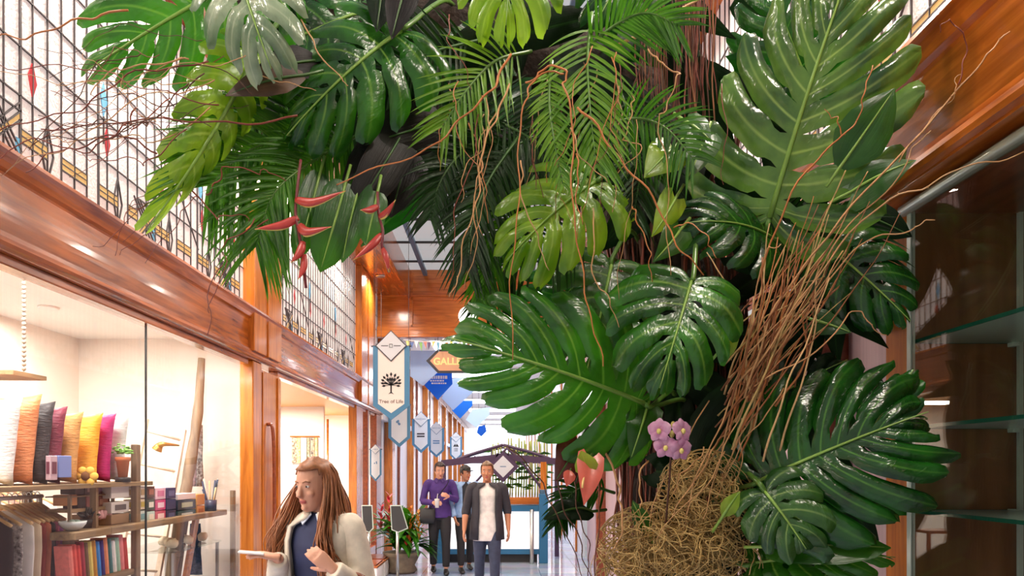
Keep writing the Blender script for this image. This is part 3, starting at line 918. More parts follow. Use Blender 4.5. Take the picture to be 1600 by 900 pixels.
monstera('upper split leaf behind the largest upright leaf at the wooden beam', (1270, 150, 2.5), (1190, -60, 2.45), .24, 'leaf_deep', (-.2, 0, .3), .06, .1, .2, 21, 7, .4, .15, (1200, 250, 2.7), .24)
monstera('shaded split leaf behind the lower right leaf', (1180, 640, 2.46), (1330, 560, 2.4), .18, 'leaf_dark', (0, 0, .4), .06, .1, .2, 22, 6, .45, .14, (1120, 660, 2.7), .16)
monstera('split leaf with green tips under the low leaves at the bottom', (1170, 940, 2.25), (1330, 890, 2.1), .14, 'leaf_deep', (0, 0, .7), .05, .1, .2, 23, 6, .42, .14, (1100, 940, 2.6), .13)

# ---- undivided leaves -------------------------------------------------------------------
blade('pointed_leaf', 'plain pointed green leaf overlapping the upright leaf near the wooden beam', (1312, 262, 2.05), (1398, 138, 1.98), .075, 'leaf_lily', 'lance', (.2, 0, .2), .08, .25, 1)
blade('pointed_leaf', 'plain green leaf under the pointed one, beside the dark beam', (1330, 300, 2.15), (1432, 250, 2.08), .07, 'leaf_lily', 'heart', (0, 0, .5), .08, .2, 2)
blade('heart_leaf', 'bright yellow green heart leaf in the middle of the column top', (1052, 232, 2.12), (1006, 278, 2.05), .062, 'leaf_yel', 'heart', (0, 0, .2), .06, .1, 3)
blade('heart_leaf', 'glossy green heart leaf under the reddish hanging roots', (1102, 212, 2.15), (1072, 285, 2.08), .055, 'leaf_lily', 'heart', (.3, 0, .5), .1, .2, 4)
blade('heart_leaf', 'shiny small leaf beside the hanging reddish roots', (1070, 190, 2.18), (1112, 222, 2.1), .05, 'leaf_lily', 'heart', (0, 0, .8), .06, .2, 5)
blade('heart_leaf', 'small yellow green leaf above the hanging centre split leaf', (1055, 310, 2.1), (1018, 370, 2.05), .045, 'leaf_yel', 'heart', (.4, 0, .2), .06, .1, 6)
blade('heart_leaf', 'small green leaf with a curled edge above the centre split leaf', (1062, 360, 2.1), (1020, 410, 2.05), .05, 'leaf_lily', 'heart', (.4, 0, .2), .1, .3, 7)
blade('heart_leaf', 'lime leaf on the straw twigs right of the centre split leaf', (1128, 545, 2.1), (1158, 512, 2.06), .035, 'leaf_yel', 'heart', (0, 0, .3), .06, .2, 8)
blade('broad_leaf', 'long dark leaf with pale midrib behind the straw twigs', (1090, 725, 2.38), (1196, 565, 2.26), .10, 'leaf_dark', 'lance', (-.2, 0, .1), .08, .3, 9)
blade('broad_leaf', 'dark leaf standing right of the orchid', (1120, 760, 2.36), (1150, 620, 2.28), .08, 'leaf_dark', 'lance', (.2, 0, .1), .08, .3, 10)
blade('broad_leaf', 'dark green leaf hanging directly left of the orchid', (1010, 640, 2.2), (985, 718, 2.14), .055, 'leaf_lily', 'heart', (.2, 0, .2), .08, .2, 11)
blade('broad_leaf', 'small upright green blade low on the brown roots', (1012, 832, 2.22), (988, 782, 2.2), .028, 'leaf_lily', 'lance', (0, 0, 0), .05, .3, 12)
blade('broad_leaf', 'tiny lime leaf lying on the curly straw roots', (1130, 806, 2.11), (1156, 768, 2.09), .026, 'leaf_yel', 'lance', (0, 0, .3), .08, .2, 13)
blade('broad_leaf', 'long horizontal green leaf at the lower right bottom', (1195, 855, 2.12), (1392, 856, 2.02), .07, 'leaf_lily', 'strap', (0, 0, .9), .03, .2, 14)
blade('broad_leaf', 'green leaf folded beside the small silvery split leaf', (1205, 790, 2.1), (1290, 842, 2.04), .06, 'leaf_lily', 'lance', (0, 0, .8), .08, .3, 15)
blade('broad_leaf', 'black cordyline blade hanging in the arch, the longest one', (645, 180, 2.3), (548, 342, 2.15), .07, 'leaf_black', 'strap', (.2, 0, .2), .05, .2, 16)
blade('broad_leaf', 'black cordyline blade hanging left of the longest one', (610, 190, 2.3), (528, 320, 2.18), .05, 'leaf_black', 'lance', (-.2, 0, .2), .05, .2, 17)
blade('broad_leaf', 'black cordyline blade lying across the upper arch', (690, 190, 2.32), (560, 230, 2.2), .08, 'leaf_black', 'strap', (0, 0, .1), .06, .2, 18)
blade('broad_leaf', 'dark cordyline blade behind the yellow ribbed leaf', (640, 230, 2.4), (610, 340, 2.3), .09, 'leaf_black', 'lance', (0, 0, 0), .05, .2, 19)
blade('broad_leaf', 'dry brown leaf at the upper left of the arch', (475, 118, 2.05), (352, 150, 1.98), .045, 'leaf_brown', 'lance', (0, 0, .5), .08, .3, 20)
blade('broad_leaf', 'dark dry leaf under the silvery split leaf', (500, 95, 2.12), (392, 118, 2.0), .05, 'leaf_black', 'lance', (0, 0, .4), .08, .3, 21)
blade('broad_leaf', 'slate grey blade at the top edge of the arch', (640, -40, 2.15), (612, 62, 2.1), .05, 'leaf_black', 'lance', (0, 0, .9), .04, .2, 22)
blade('broad_leaf', 'slate green blade beside the slate grey one', (598, -40, 2.18), (588, 50, 2.12), .05, 'leaf_dark', 'lance', (.3, 0, .9), .04, .2, 23)
blade('broad_leaf', 'broad green heliconia leaf hanging behind the left red flower', (540, 285, 2.15), (500, 425, 2.1), .065, 'leaf_lily', 'strap', (.1, 0, .1), .04, .2, 24)
blade('broad_leaf', 'green heliconia leaf hanging right beside the black blades', (565, 280, 2.18), (535, 410, 2.12), .05, 'leaf_lily', 'strap', (-.3, 0, .1), .04, .2, 25)
blade('broad_leaf', 'narrow green heliconia leaf left of the red flower', (500, 270, 2.17), (462, 408, 2.1), .045, 'leaf_lily', 'strap', (.2, 0, .2), .04, .2, 26)
blade('broad_leaf', 'short green leaf above the right red flower', (590, 300, 2.15), (572, 385, 2.1), .04, 'leaf_lily', 'strap', (0, 0, .2), .04, .2, 27)
blade('broad_leaf', 'dark leaf drooping over the white floor left of the roots', (925, 800, 2.25), (850, 812, 2.15), .05, 'leaf_dark', 'lance', (0, 0, .8), .15, .2, 28)
blade('broad_leaf', 'maroon leaf hanging left of the pink anthurium, the larger one', (905, 690, 2.15), (868, 752, 2.1), .06, 'leaf_maroon', 'heart', (.2, 0, .1), .06, .2, 29)
blade('broad_leaf', 'maroon leaf hanging just behind the pink anthurium', (925, 692, 2.2), (898, 758, 2.16), .05, 'leaf_maroon', 'heart', (-.2, 0, .1), .06, .2, 30)
blade('pointed_leaf', 'dark leaf tip showing against the mauve panel beside the post', (1345, 590, 2.4), (1380, 640, 2.36), .05, 'leaf_dark', 'lance', (0, 0, .2), .05, .2, 31)
blade('pointed_leaf', 'green leaf low on the twigs above the mauve panel', (1270, 500, 2.3), (1330, 520, 2.24), .045, 'leaf_lily', 'heart', (0, 0, .4), .05, .2, 32)
blade('pointed_leaf', 'dark pointed leaf beside the top of the wooden post', (1335, 330, 2.35), (1425, 370, 2.3), .06, 'leaf_dark', 'lance', (0, 0, .4), .05, .2, 33)

# ---- palm fronds ---------------------------------------------------------------------------
fr = [
    ('palm frond spreading left in front of the leadlight, the upper one', [(590, 170, 2.3), (480, 205, 2.2), (390, 235, 2.1), (325, 290, 2.02)], 44, .30, 52, .30, .010, 'palm'),
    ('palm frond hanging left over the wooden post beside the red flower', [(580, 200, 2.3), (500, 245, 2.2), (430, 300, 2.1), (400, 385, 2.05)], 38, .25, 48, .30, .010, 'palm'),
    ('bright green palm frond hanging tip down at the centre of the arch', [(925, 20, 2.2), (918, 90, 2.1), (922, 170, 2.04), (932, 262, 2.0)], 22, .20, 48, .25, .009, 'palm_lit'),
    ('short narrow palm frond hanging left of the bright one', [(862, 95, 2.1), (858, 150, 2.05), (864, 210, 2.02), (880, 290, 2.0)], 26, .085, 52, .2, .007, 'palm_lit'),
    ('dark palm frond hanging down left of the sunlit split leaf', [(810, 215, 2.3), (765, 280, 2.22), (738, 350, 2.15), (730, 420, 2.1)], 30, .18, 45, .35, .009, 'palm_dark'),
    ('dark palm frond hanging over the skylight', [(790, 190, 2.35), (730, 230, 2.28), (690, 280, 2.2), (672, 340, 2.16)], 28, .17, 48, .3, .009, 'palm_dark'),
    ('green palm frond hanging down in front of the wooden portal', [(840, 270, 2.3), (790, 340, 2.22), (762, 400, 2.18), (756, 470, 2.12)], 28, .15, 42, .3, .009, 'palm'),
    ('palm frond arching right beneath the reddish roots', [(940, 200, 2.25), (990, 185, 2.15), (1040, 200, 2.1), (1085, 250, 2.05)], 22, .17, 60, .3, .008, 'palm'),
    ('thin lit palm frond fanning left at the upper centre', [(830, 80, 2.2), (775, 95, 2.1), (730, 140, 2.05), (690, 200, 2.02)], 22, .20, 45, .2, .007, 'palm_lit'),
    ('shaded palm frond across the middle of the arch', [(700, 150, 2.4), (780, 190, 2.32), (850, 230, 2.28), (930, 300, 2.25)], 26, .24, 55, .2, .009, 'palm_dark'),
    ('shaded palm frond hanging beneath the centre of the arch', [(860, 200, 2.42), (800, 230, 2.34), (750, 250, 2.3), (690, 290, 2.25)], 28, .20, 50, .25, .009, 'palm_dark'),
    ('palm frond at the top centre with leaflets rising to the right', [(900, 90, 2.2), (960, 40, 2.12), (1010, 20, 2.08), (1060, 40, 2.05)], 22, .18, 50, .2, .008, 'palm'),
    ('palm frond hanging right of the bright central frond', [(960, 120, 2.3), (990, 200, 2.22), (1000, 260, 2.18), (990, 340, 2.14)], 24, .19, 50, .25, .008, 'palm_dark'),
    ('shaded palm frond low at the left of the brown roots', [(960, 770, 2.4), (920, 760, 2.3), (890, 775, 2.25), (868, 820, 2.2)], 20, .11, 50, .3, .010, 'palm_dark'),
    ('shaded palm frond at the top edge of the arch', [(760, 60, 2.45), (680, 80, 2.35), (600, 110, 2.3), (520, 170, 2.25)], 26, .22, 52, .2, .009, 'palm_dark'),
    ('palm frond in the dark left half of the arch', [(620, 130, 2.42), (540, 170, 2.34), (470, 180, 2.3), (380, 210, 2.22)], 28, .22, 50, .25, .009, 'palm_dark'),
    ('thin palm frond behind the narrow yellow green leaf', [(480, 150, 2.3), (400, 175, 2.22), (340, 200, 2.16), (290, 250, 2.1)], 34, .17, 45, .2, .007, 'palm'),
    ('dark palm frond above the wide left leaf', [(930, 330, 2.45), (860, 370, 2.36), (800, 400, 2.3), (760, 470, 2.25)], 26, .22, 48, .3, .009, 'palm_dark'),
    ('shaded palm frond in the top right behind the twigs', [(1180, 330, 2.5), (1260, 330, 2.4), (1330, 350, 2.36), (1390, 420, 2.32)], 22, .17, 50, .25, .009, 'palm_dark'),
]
for i, (lb, pts, n_, ll, an, dr, w, m) in enumerate(fr):
    frond(lb, pts, n_, ll, an, dr, w, m, (0, 0, .2), i)

# ---- long twigs and vines ---------------------------------------------------------------------
hang = [
    ('thick pinkish vine sweeping left across the black cordyline blades', [(800, 85, 2.0), (765, 140, 1.98), (715, 195, 1.95), (640, 245, 1.93), (527, 288, 1.92)], .0065, 'twig_o'),
    ('orange vine hooked at the top and hanging to the wide left leaf', [(822, 130, 2.0), (850, 108, 1.98), (882, 112, 1.96), (884, 140, 1.95), (895, 230, 1.94), (900, 380, 1.93), (922, 480, 1.93), (940, 575, 1.93)], .006, 'twig_o'),
    ('orange vine hanging left of the hooked one', [(880, 112, 2.0), (838, 125, 1.98), (818, 160, 1.97), (812, 260, 1.95), (802, 400, 1.94), (800, 560, 1.94)], .005, 'twig_o'),
    ('orange vine slanting down right across the column', [(905, 170, 2.0), (950, 222, 1.98), (1010, 300, 1.97), (1060, 380, 1.97), (1096, 430, 1.98)], .006, 'twig_o'),
    ('kinked vine hanging at the right of the palm fronds', [(1016, 76, 2.05), (1030, 98, 2.03), (1052, 108, 2.02), (1060, 126, 2.0), (1036, 170, 2.0), (1032, 205, 2.0), (1044, 300, 2.0), (1046, 430, 2.02)], .0045, 'twig'),
    ('kinked vine left of the yellow green heart leaf', [(985, 145, 2.05), (990, 175, 2.03), (972, 215, 2.02), (1000, 230, 2.0), (970, 265, 2.0), (955, 330, 2.0)], .004, 'twig'),
    ('tan vine hanging down past the portal, the left one', [(800, 130, 2.0), (770, 190, 1.98), (752, 260, 1.97), (738, 340, 1.96), (716, 420, 1.95), (706, 468, 1.95)], .005, 'twig'),
    ('tan vine hanging in front of the portal beam', [(775, 170, 2.05), (755, 240, 2.02), (745, 290, 2.0), (742, 380, 2.0), (730, 450, 2.0)], .0042, 'twig'),
    ('thin vine hanging over the sunlit split leaf', [(812, 250, 2.0), (818, 310, 1.98), (838, 370, 1.97), (860, 425, 1.97)], .004, 'twig'),
    ('vine curving over the dark leaf in the column centre', [(985, 320, 2.05), (1000, 350, 2.04), (1015, 400, 2.03), (1020, 440, 2.03)], .004, 'twig_o'),
    ('short curved vine under the largest upright leaf', [(1050, 352, 2.05), (1080, 352, 2.02), (1105, 372, 2.0), (1120, 405, 2.0)], .004, 'twig_o'),
    ('long thin vine falling to the wide left leaf from the sunlit leaf', [(925, 320, 2.02), (928, 420, 2.0), (945, 460, 2.0), (970, 510, 2.0)], .004, 'twig'),
    ('vine hanging beside the short narrow palm frond', [(905, 235, 2.0), (900, 290, 1.98), (912, 350, 1.97)], .0045, 'twig_o'),
    ('straight vine hanging at the right of the kinked vines', [(1130, 130, 2.1), (1132, 220, 2.08), (1130, 290, 2.06)], .003, 'twig_r'),
    ('vine dropping from the hooked vine to the small hearts', [(890, 200, 1.98), (915, 250, 1.97), (950, 290, 1.97)], .0035, 'twig'),
    ('forked vine tip over the top centre leaves', [(700, 25, 2.0), (702, 60, 1.98), (725, 110, 1.97), (740, 140, 1.97)], .0032, 'twig_r'),
    ('vine across the yellow ribbed leaf', [(470, 30, 1.95), (500, 85, 1.94), (530, 120, 1.94), (548, 135, 1.94)], .004, 'twig'),
    ('thin vine lying over the dry brown leaf', [(390, 112, 1.95), (450, 130, 1.93), (490, 142, 1.93)], .003, 'twig'),
    ('pale stripped branch slanting up at the top beside the reddish roots', [(955, 78, 2.3), (1010, 48, 2.28), (1060, 20, 2.26), (1110, -20, 2.25)], .012, 'twig_p'),
]
for i, (lb, pts, r, m) in enumerate(hang): vine('hanging_vine', lb, pts, r, m, 200 + i, nubs=4, cat='vine')
for i in range(22):
    x = rnd.uniform(680, 1010); y = rnd.uniform(70, 200); ln = rnd.uniform(120, 300); sw = rnd.uniform(-60, 40); d = rnd.uniform(2.0, 2.15)
    vine('hanging_vine', 'thin tan vine hanging among the palm fronds', [(x, y, d), (x + sw * .2 + rnd.uniform(-15, 15), y + ln * .3, d - .02), (x + sw * .6 + rnd.uniform(-15, 15), y + ln * .65, d - .03), (x + sw, y + ln, d - .03)], rnd.uniform(.0022, .0036), rnd.choice(['twig', 'twig_o', 'twig_r']), 240 + i, 'thin vines among the palm fronds', nubs=2, cat='vine')

right = [
    ('long tan twig rising past the wooden beam to the top right corner', [(1160, 620, 2.1), (1215, 480, 2.05), (1290, 370, 1.98), (1400, 250, 1.9), (1480, 160, 1.85), (1535, 95, 1.82), (1580, 45, 1.8)], .006, 'twig'),
    ('forked twig tip beside the long one on the beam', [(1400, 250, 1.9), (1470, 175, 1.86), (1495, 130, 1.84), (1500, 118, 1.84)], .003, 'twig'),
    ('long twig reaching across the glass case to the right edge', [(1170, 600, 2.1), (1260, 450, 2.02), (1380, 320, 1.92), (1460, 285, 1.86), (1540, 252, 1.82), (1615, 236, 1.8)], .005, 'twig'),
    ('twig bending right in front of the case frame', [(1200, 560, 2.1), (1290, 440, 2.02), (1370, 370, 1.95), (1430, 358, 1.9), (1458, 340, 1.88)], .0045, 'twig'),
    ('twig rising over the middle of the upright split leaf', [(1180, 440, 2.1), (1240, 300, 2.02), (1300, 225, 1.98), (1335, 195, 1.95), (1350, 150, 1.94), (1360, 105, 1.93)], .005, 'twig_o'),
    ('side shoot of the twig on the upright leaf', [(1318, 210, 1.97), (1305, 185, 1.96), (1292, 172, 1.96)], .003, 'twig_o'),
    ('twig running beside the long tan one', [(1190, 560, 2.1), (1300, 390, 2.0), (1380, 300, 1.94), (1430, 235, 1.9), (1450, 200, 1.88)], .0045, 'twig'),
    ('hooked twig tip on the wooden beam', [(1500, 130, 1.84), (1508, 80, 1.83), (1500, 42, 1.82), (1480, 36, 1.82), (1470, 44, 1.82)], .0035, 'twig_r'),
    ('twig lying across the dark leaf left of the post', [(1180, 600, 2.1), (1260, 560, 2.04), (1330, 490, 2.0), (1352, 500, 2.0), (1386, 524, 2.0)], .004, 'twig'),
    ('short twig rising beside the largest upright leaf base', [(1130, 700, 2.15), (1190, 420, 2.06), (1218, 380, 2.04)], .004, 'twig'),
]
for i, (lb, pts, r, m) in enumerate(right): vine('willow_twig', lb, pts, r, m, 300 + i, nubs=7)
for i in range(70):
    x0 = 1165 + rnd.gauss(0, 26); y0 = 640 + rnd.gauss(0, 50); x1 = 1245 + rnd.gauss(0, 42); y1 = 430 + rnd.gauss(0, 45); d = rnd.uniform(2.08, 2.3)
    if i % 4 == 0: x1 += 60; y1 -= 70
    vine('willow_twig', 'straw coloured twig bundled upright over the right half of the column', [(x0, y0, d), ((x0 + x1) / 2 + rnd.gauss(0, 14), (y0 + y1) / 2 + rnd.gauss(0, 10), d - .05), (x1, y1, d - .07)], rnd.uniform(.0035, .007), rnd.choice(['twig', 'twig_p', 'twig_b', 'twig_o', 'curl', 'twig_b']), 330 + i, 'straw coloured twigs bundled on the column', nubs=3)
for i in range(12):
    x0 = 1150 + rnd.gauss(0, 30); y0 = 640 + rnd.gauss(0, 40); x1 = x0 - rnd.uniform(20, 120); y1 = y0 + rnd.uniform(60, 200); d = rnd.uniform(2.1, 2.25)
    vine('willow_twig', 'thin twig slanting down right of the orchid', [(x0, y0, d), ((x0 + x1) / 2 + rnd.gauss(0, 10), (y0 + y1) / 2, d - .05), (x1, y1, d - .05)], rnd.uniform(.003, .0045), 'twig', 410 + i, 'thin twigs right of the orchid', nubs=2)

left = [
    ('orange twig pointing left over the topmost left leaf', [(200, 12, 1.9), (120, 35, 1.88), (50, 52, 1.86), (-20, 66, 1.85)], .004, 'twig_o'),
    ('red brown twig crossing the leadlight just under the left leaf', [(330, 95, 1.95), (230, 110, 1.92), (160, 145, 1.9), (70, 190, 1.88), (-20, 200, 1.86)], .0035, 'twig_r'),
    ('straight reddish twig running level across the leadlight', [(470, 185, 1.98), (330, 190, 1.94), (200, 190, 1.9), (60, 200, 1.88)], .004, 'twig_r'),
    ('long curved twig sagging low over the leadlight', [(250, 235, 1.95), (180, 215, 1.92), (110, 230, 1.9), (40, 225, 1.88), (-20, 250, 1.86)], .003, 'twig_r'),
    ('twig bending down over the amber band of the leadlight', [(215, 165, 1.92), (190, 205, 1.9), (140, 230, 1.89), (80, 242, 1.88), (40, 270, 1.87)], .003, 'twig_r'),
    ('dark twig dropping from the palm frond over the wooden fascia', [(420, 345, 2.06), (370, 390, 2.02), (335, 440, 1.97), (322, 520, 1.96)], .0028, 'twig_r'),
    ('second dark twig hanging over the wooden fascia', [(395, 345, 2.0), (355, 380, 1.98), (345, 430, 1.97), (326, 490, 1.97)], .0025, 'twig_r'),
    ('curved dark twig under the left palm frond', [(300, 290, 2.0), (320, 325, 1.98), (355, 340, 1.97), (385, 340, 1.97)], .0032, 'twig_r'),
    ('dark twig arched inside the left palm frond', [(330, 310, 2.0), (335, 280, 1.97), (370, 262, 1.96), (410, 268, 1.96), (440, 280, 1.96)], .003, 'twig_r'),
    ('pale twig curved under the top left leaf', [(300, 95, 1.9), (220, 100, 1.88), (170, 115, 1.87), (145, 140, 1.86)], .0032, 'twig'),
]
for i, (lb, pts, r, m) in enumerate(left): vine('curly_twig', lb, pts, r, m, 450 + i, nubs=3, wig=.009)
for i in range(26):
    x0 = rnd.uniform(210, 400); y0 = rnd.uniform(70, 210); x1 = rnd.uniform(-20, 130); y1 = rnd.uniform(70, 290); d = rnd.uniform(1.85, 2.05); sg = rnd.uniform(-40, 45)
    vine('curly_twig', 'thin red brown twig straggling over the white leadlight window', [(x0, y0, d), (x0 * .7 + x1 * .3, y0 * .7 + y1 * .3 + sg, d - .02), (x0 * .35 + x1 * .65, y0 * .35 + y1 * .65 + sg * .7, d - .03), (x1, y1, d - .04)], rnd.uniform(.0012, .0026), rnd.choice(['twig_r', 'twig_r', 'twig', 'root']), 470 + i, 'thin twigs straggling over the leadlight', nubs=2, wig=.012)
for i in range(7):
    x0 = rnd.uniform(230, 330); y0 = rnd.uniform(230, 320)
    vine('curly_twig', 'thin reddish twig hanging over the leadlight and fascia', [(x0, y0, 2.0), (x0 - 40, y0 + 35 + rnd.uniform(-10, 10), 1.98), (x0 - 80, y0 + 90 + rnd.uniform(-20, 20), 1.97)], .0018, 'twig_r', 500 + i, 'thin reddish twigs over the fascia', wig=.01)
low = [
    ('dark beaded twig falling in front of the walkway, the leftmost', [(795, 698, 2.15), (840, 745, 2.12), (875, 815, 2.1), (912, 905, 2.1)], .0032, 'root'),
    ('dark beaded twig falling beside the pink anthurium', [(868, 745, 2.15), (890, 810, 2.12), (910, 860, 2.1), (925, 905, 2.1)], .0032, 'root'),
    ('dark beaded twig behind the anthurium flower', [(885, 705, 2.15), (905, 800, 2.12), (918, 850, 2.1), (922, 905, 2.1)], .003, 'root'),
    ('brown root bowed low on the left side of the column', [(945, 695, 2.15), (965, 760, 2.1), (972, 800, 2.08), (962, 860, 2.08)], .005, 'twig'),
    ('brown root standing straight left of the bowed one', [(936, 705, 2.16), (934, 790, 2.12), (932, 905, 2.1)], .004, 'root_red'),
    ('tan root curved beside the small upright blade', [(1012, 720, 2.16), (998, 760, 2.12), (1004, 798, 2.1)], .004, 'twig'),
]
for i, (lb, pts, r, m) in enumerate(low): vine('aerial_root', lb, pts, r, m, 520 + i, nubs=9 if m == 'root' else 2, cat='root')

# ---- clump of curly straw roots ------------------------------------------------------------------
tg = MB()
cc = [P(1045, 850, 2.24), P(1100, 770, 2.24), P(990, 890, 2.26), P(1130, 860, 2.28)]
rr_ = [(.20, .13, .12), (.13, .11, .12), (.12, .1, .09), (.16, .12, .14)]
for i in range(1000):
    k = rnd.choice([0, 0, 0, 1, 1, 2, 3])
    c = cc[k]; r3 = rr_[k]
    def rv(): return Vector((rnd.gauss(0, 1), rnd.gauss(0, 1), rnd.gauss(0, 1))).normalized()
    o = rv(); p = Vector((o.x * r3[0], o.y * r3[1], o.z * r3[2])) * rnd.uniform(.55, 1.05)
    dv = rv(); ax = rv(); turn = rnd.uniform(.25, .75); pts = [c + p]
    for j in range(8):
        dv = (Matrix.Rotation(turn, 3, ax) @ dv + rv() * .3).normalized()
        p = p + dv * .026
        q = math.sqrt((p.x / r3[0]) ** 2 + (p.y / r3[1]) ** 2 + (p.z / r3[2]) ** 2)
        if q > 1.15: p = p * (1.15 / q)
        pts.append(c + p)
    tg.tube(catmull(pts, 3), rnd.uniform(.0009, .0022), 4, cap=False)
tag(tg.build('root_tangle', M['curl'], None, smooth=True, loc=tuple(cc[0])), 'tangled clump of straw coloured curly roots at the foot of the column', 'root tangle', kind='stuff')

# ---- flowers ----------------------------------------------------------------------------------------
M['bract'] = mat('red heliconia bract', srgb(184, 62, 56), .35, var=.2, vscale=16)
M['bract_edge'] = mat('yellow bract edge', srgb(214, 190, 90), .35)
M['hstem'] = mat('dark red flower stem', srgb(112, 30, 40), .4)


def heliconia(label, spine, bracts):
    B = P(*spine[0])
    root = thing('heliconia_flower', label, 'flower', tuple(B))
    MB().tube(catmull([P(*p) for p in spine], 6), [.0042] * ((len(spine) - 1) * 6 + 1), 8).build('stem', M['hstem'], root, smooth=True)
    for (a, m_, b, r) in bracts:
        cp = catmull([P(*a), P(*m_), P(*b)], 6)
        k = len(cp)
        rad = [r * max(.06, (math.sin(PI * min(1, .18 + .85 * i / (k - 1)))) ** .8) for i in range(k)]
        br = MB().tube(cp, rad, 10, flat=.55, up=(0, 1, 0)).build('bract', M['bract'], root, smooth=True)
        off = Vector((0, -.002, -1)) * 1
        MB().tube([p + off * rad[i] * .85 for i, p in enumerate(cp)], [max(.0012, q * .28) for q in rad], 6).build('edge', M['bract_edge'], br, smooth=True, label='yellow green rim of the bract')
    return root


heliconia('hanging red heliconia with open bracts at the left end of the arch', [(470, 250, 2.02), (464, 300, 2.0), (462, 335, 1.99), (468, 370, 1.98), (474, 410, 1.97), (478, 450, 1.97)],
          [((462, 312, 1.99), (490, 316, 1.97), (540, 298, 1.95), .013), ((466, 340, 1.99), (440, 352, 1.98), (398, 358, 1.96), .013), ((468, 352, 1.98), (480, 362, 1.96), (518, 354, 1.94), .014), ((474, 378, 1.97), (468, 395, 1.96), (455, 410, 1.95), .012), ((476, 398, 1.97), (474, 420, 1.96), (466, 436, 1.95), .010)])
heliconia('hanging red heliconia in front of the skylight cornice', [(590, 300, 2.05), (592, 335, 2.04), (598, 360, 2.03), (597, 385, 2.02), (604, 410, 2.02), (608, 425, 2.02)],
          [((596, 366, 2.03), (580, 384, 2.01), (552, 406, 2.0), .012), ((592, 340, 2.04), (604, 332, 2.02), (618, 312, 2.0), .011), ((590, 322, 2.04), (578, 328, 2.02), (563, 328, 2.0), .011), ((598, 388, 2.02), (603, 402, 2.0), (608, 425, 2.0), .009)])

M['petal'] = mat('orchid petal', srgb(226, 178, 206), .45, var=.3, vscale=40, col2=srgb(196, 124, 168), trans=.2)
M['lip'] = mat('orchid lip', srgb(226, 210, 120), .4)
oc = thing('orchid', 'pink moth orchid spray in the middle of the column foot', 'flower', tuple(P(1040, 820, 2.16)))
MB().tube(catmull([P(1040, 820, 2.16), P(1046, 750, 2.1), P(1050, 690, 2.04), P(1060, 664, 2.02)], 7), .003, 7).build('stem', M['root'], oc, smooth=True)
for (px, py, r, fz) in [(1030, 672, 15, (-.5, -1, .1)), (1066, 672, 15, (.5, -1, .2)), (1040, 698, 15, (-.2, -1, 0)), (1064, 702, 15, (.3, -1, -.2))]:
    c = P(px, py, 2.0); rr = r / F * 2.0 * 1.25
    n_ = Vector(fz).normalized(); u = n_.cross(Vector((0, 0, 1))).normalized(); w = u.cross(n_)
    mb = MB()
    for k in range(5):
        a = PI / 2 + k * 2 * PI / 5; dirv = u * math.cos(a) + w * math.sin(a); sd = n_.cross(dirv)
        wd = .62 if k in (1, 4) else .42
        vv = []
        for i in range(7):
            t = i / 6
            for j in (-1, -.5, 0, .5, 1):
                vv.append(c + dirv * rr * (.08 + t * .95) + sd * rr * wd * j * math.sin(PI * min(.97, .12 + t * .86)) ** .7 + n_ * rr * (.12 * math.sin(t * 3) - .12 * abs(j)))
        mb.add(vv, [(i * 5 + j, i * 5 + j + 1, i * 5 + j + 6, i * 5 + j + 5) for i in range(6) for j in range(4)])
    fl = mb.build('bloom', M['petal'], oc, smooth=True)
    MB().ball(c + n_ * rr * .12 - w * rr * .12, rr * .2, rr * .2, rr * .24, 10, 6).build('lip', M['lip'], fl, smooth=True, label='yellow lip of the bloom')
for (px, py) in [(1052, 664), (1050, 678), (1044, 672)]:
    MB().ball(P(px, py, 2.02), .008, .008, .011, 8, 6).build('bud', M['lip'], oc, smooth=True, label='yellow green bud')

M['spathe'] = mat('coral pink spathe', srgb(222, 112, 96), .3, var=.15, vscale=20, trans=.15)
an = thing('anthurium', 'coral pink anthurium hanging left of the brown roots', 'flower', tuple(P(912, 705, 2.08)))
blade('spathe', None, None, None, .042, 'spathe', 'heart', (.3, 0, 0), .08, .35, 3, parent=an, B=P(922, 716, 2.06), T=P(912, 790, 2.0))
blade('sheath', None, None, None, .035, 'leaf_yel', 'lance', (-.2, 0, 0), .08, .35, 4, parent=an, B=P(922, 742, 2.05), T=P(908, 704, 2.04))
MB().tube(catmull([P(918, 730, 2.05), P(912, 745, 2.02), P(910, 762, 2.0)], 5), [.006 - .0003 * i for i in range(11)], 8).build('spadix', M['amber'], an, smooth=True)
MB().tube(catmull([P(918, 722, 2.07), P(940, 690, 2.2), P(1000, 640, 2.6)], 6), .004, 7).build('stalk', M['stalk'], an, smooth=True)
b2 = thing('anthurium', 'small closed coral bud hanging beside the maroon leaf', 'flower', tuple(P(886, 730, 2.1)))
blade('spathe', None, None, None, .02, 'spathe', 'lance', (.3, 0, 0), .08, .5, 5, parent=b2, B=P(890, 735, 2.1), T=P(885, 760, 2.08))
MB().tube([P(890, 737, 2.1), P(905, 700, 2.2)], .0025, 6).build('stalk', M['stalk'], b2, smooth=True)
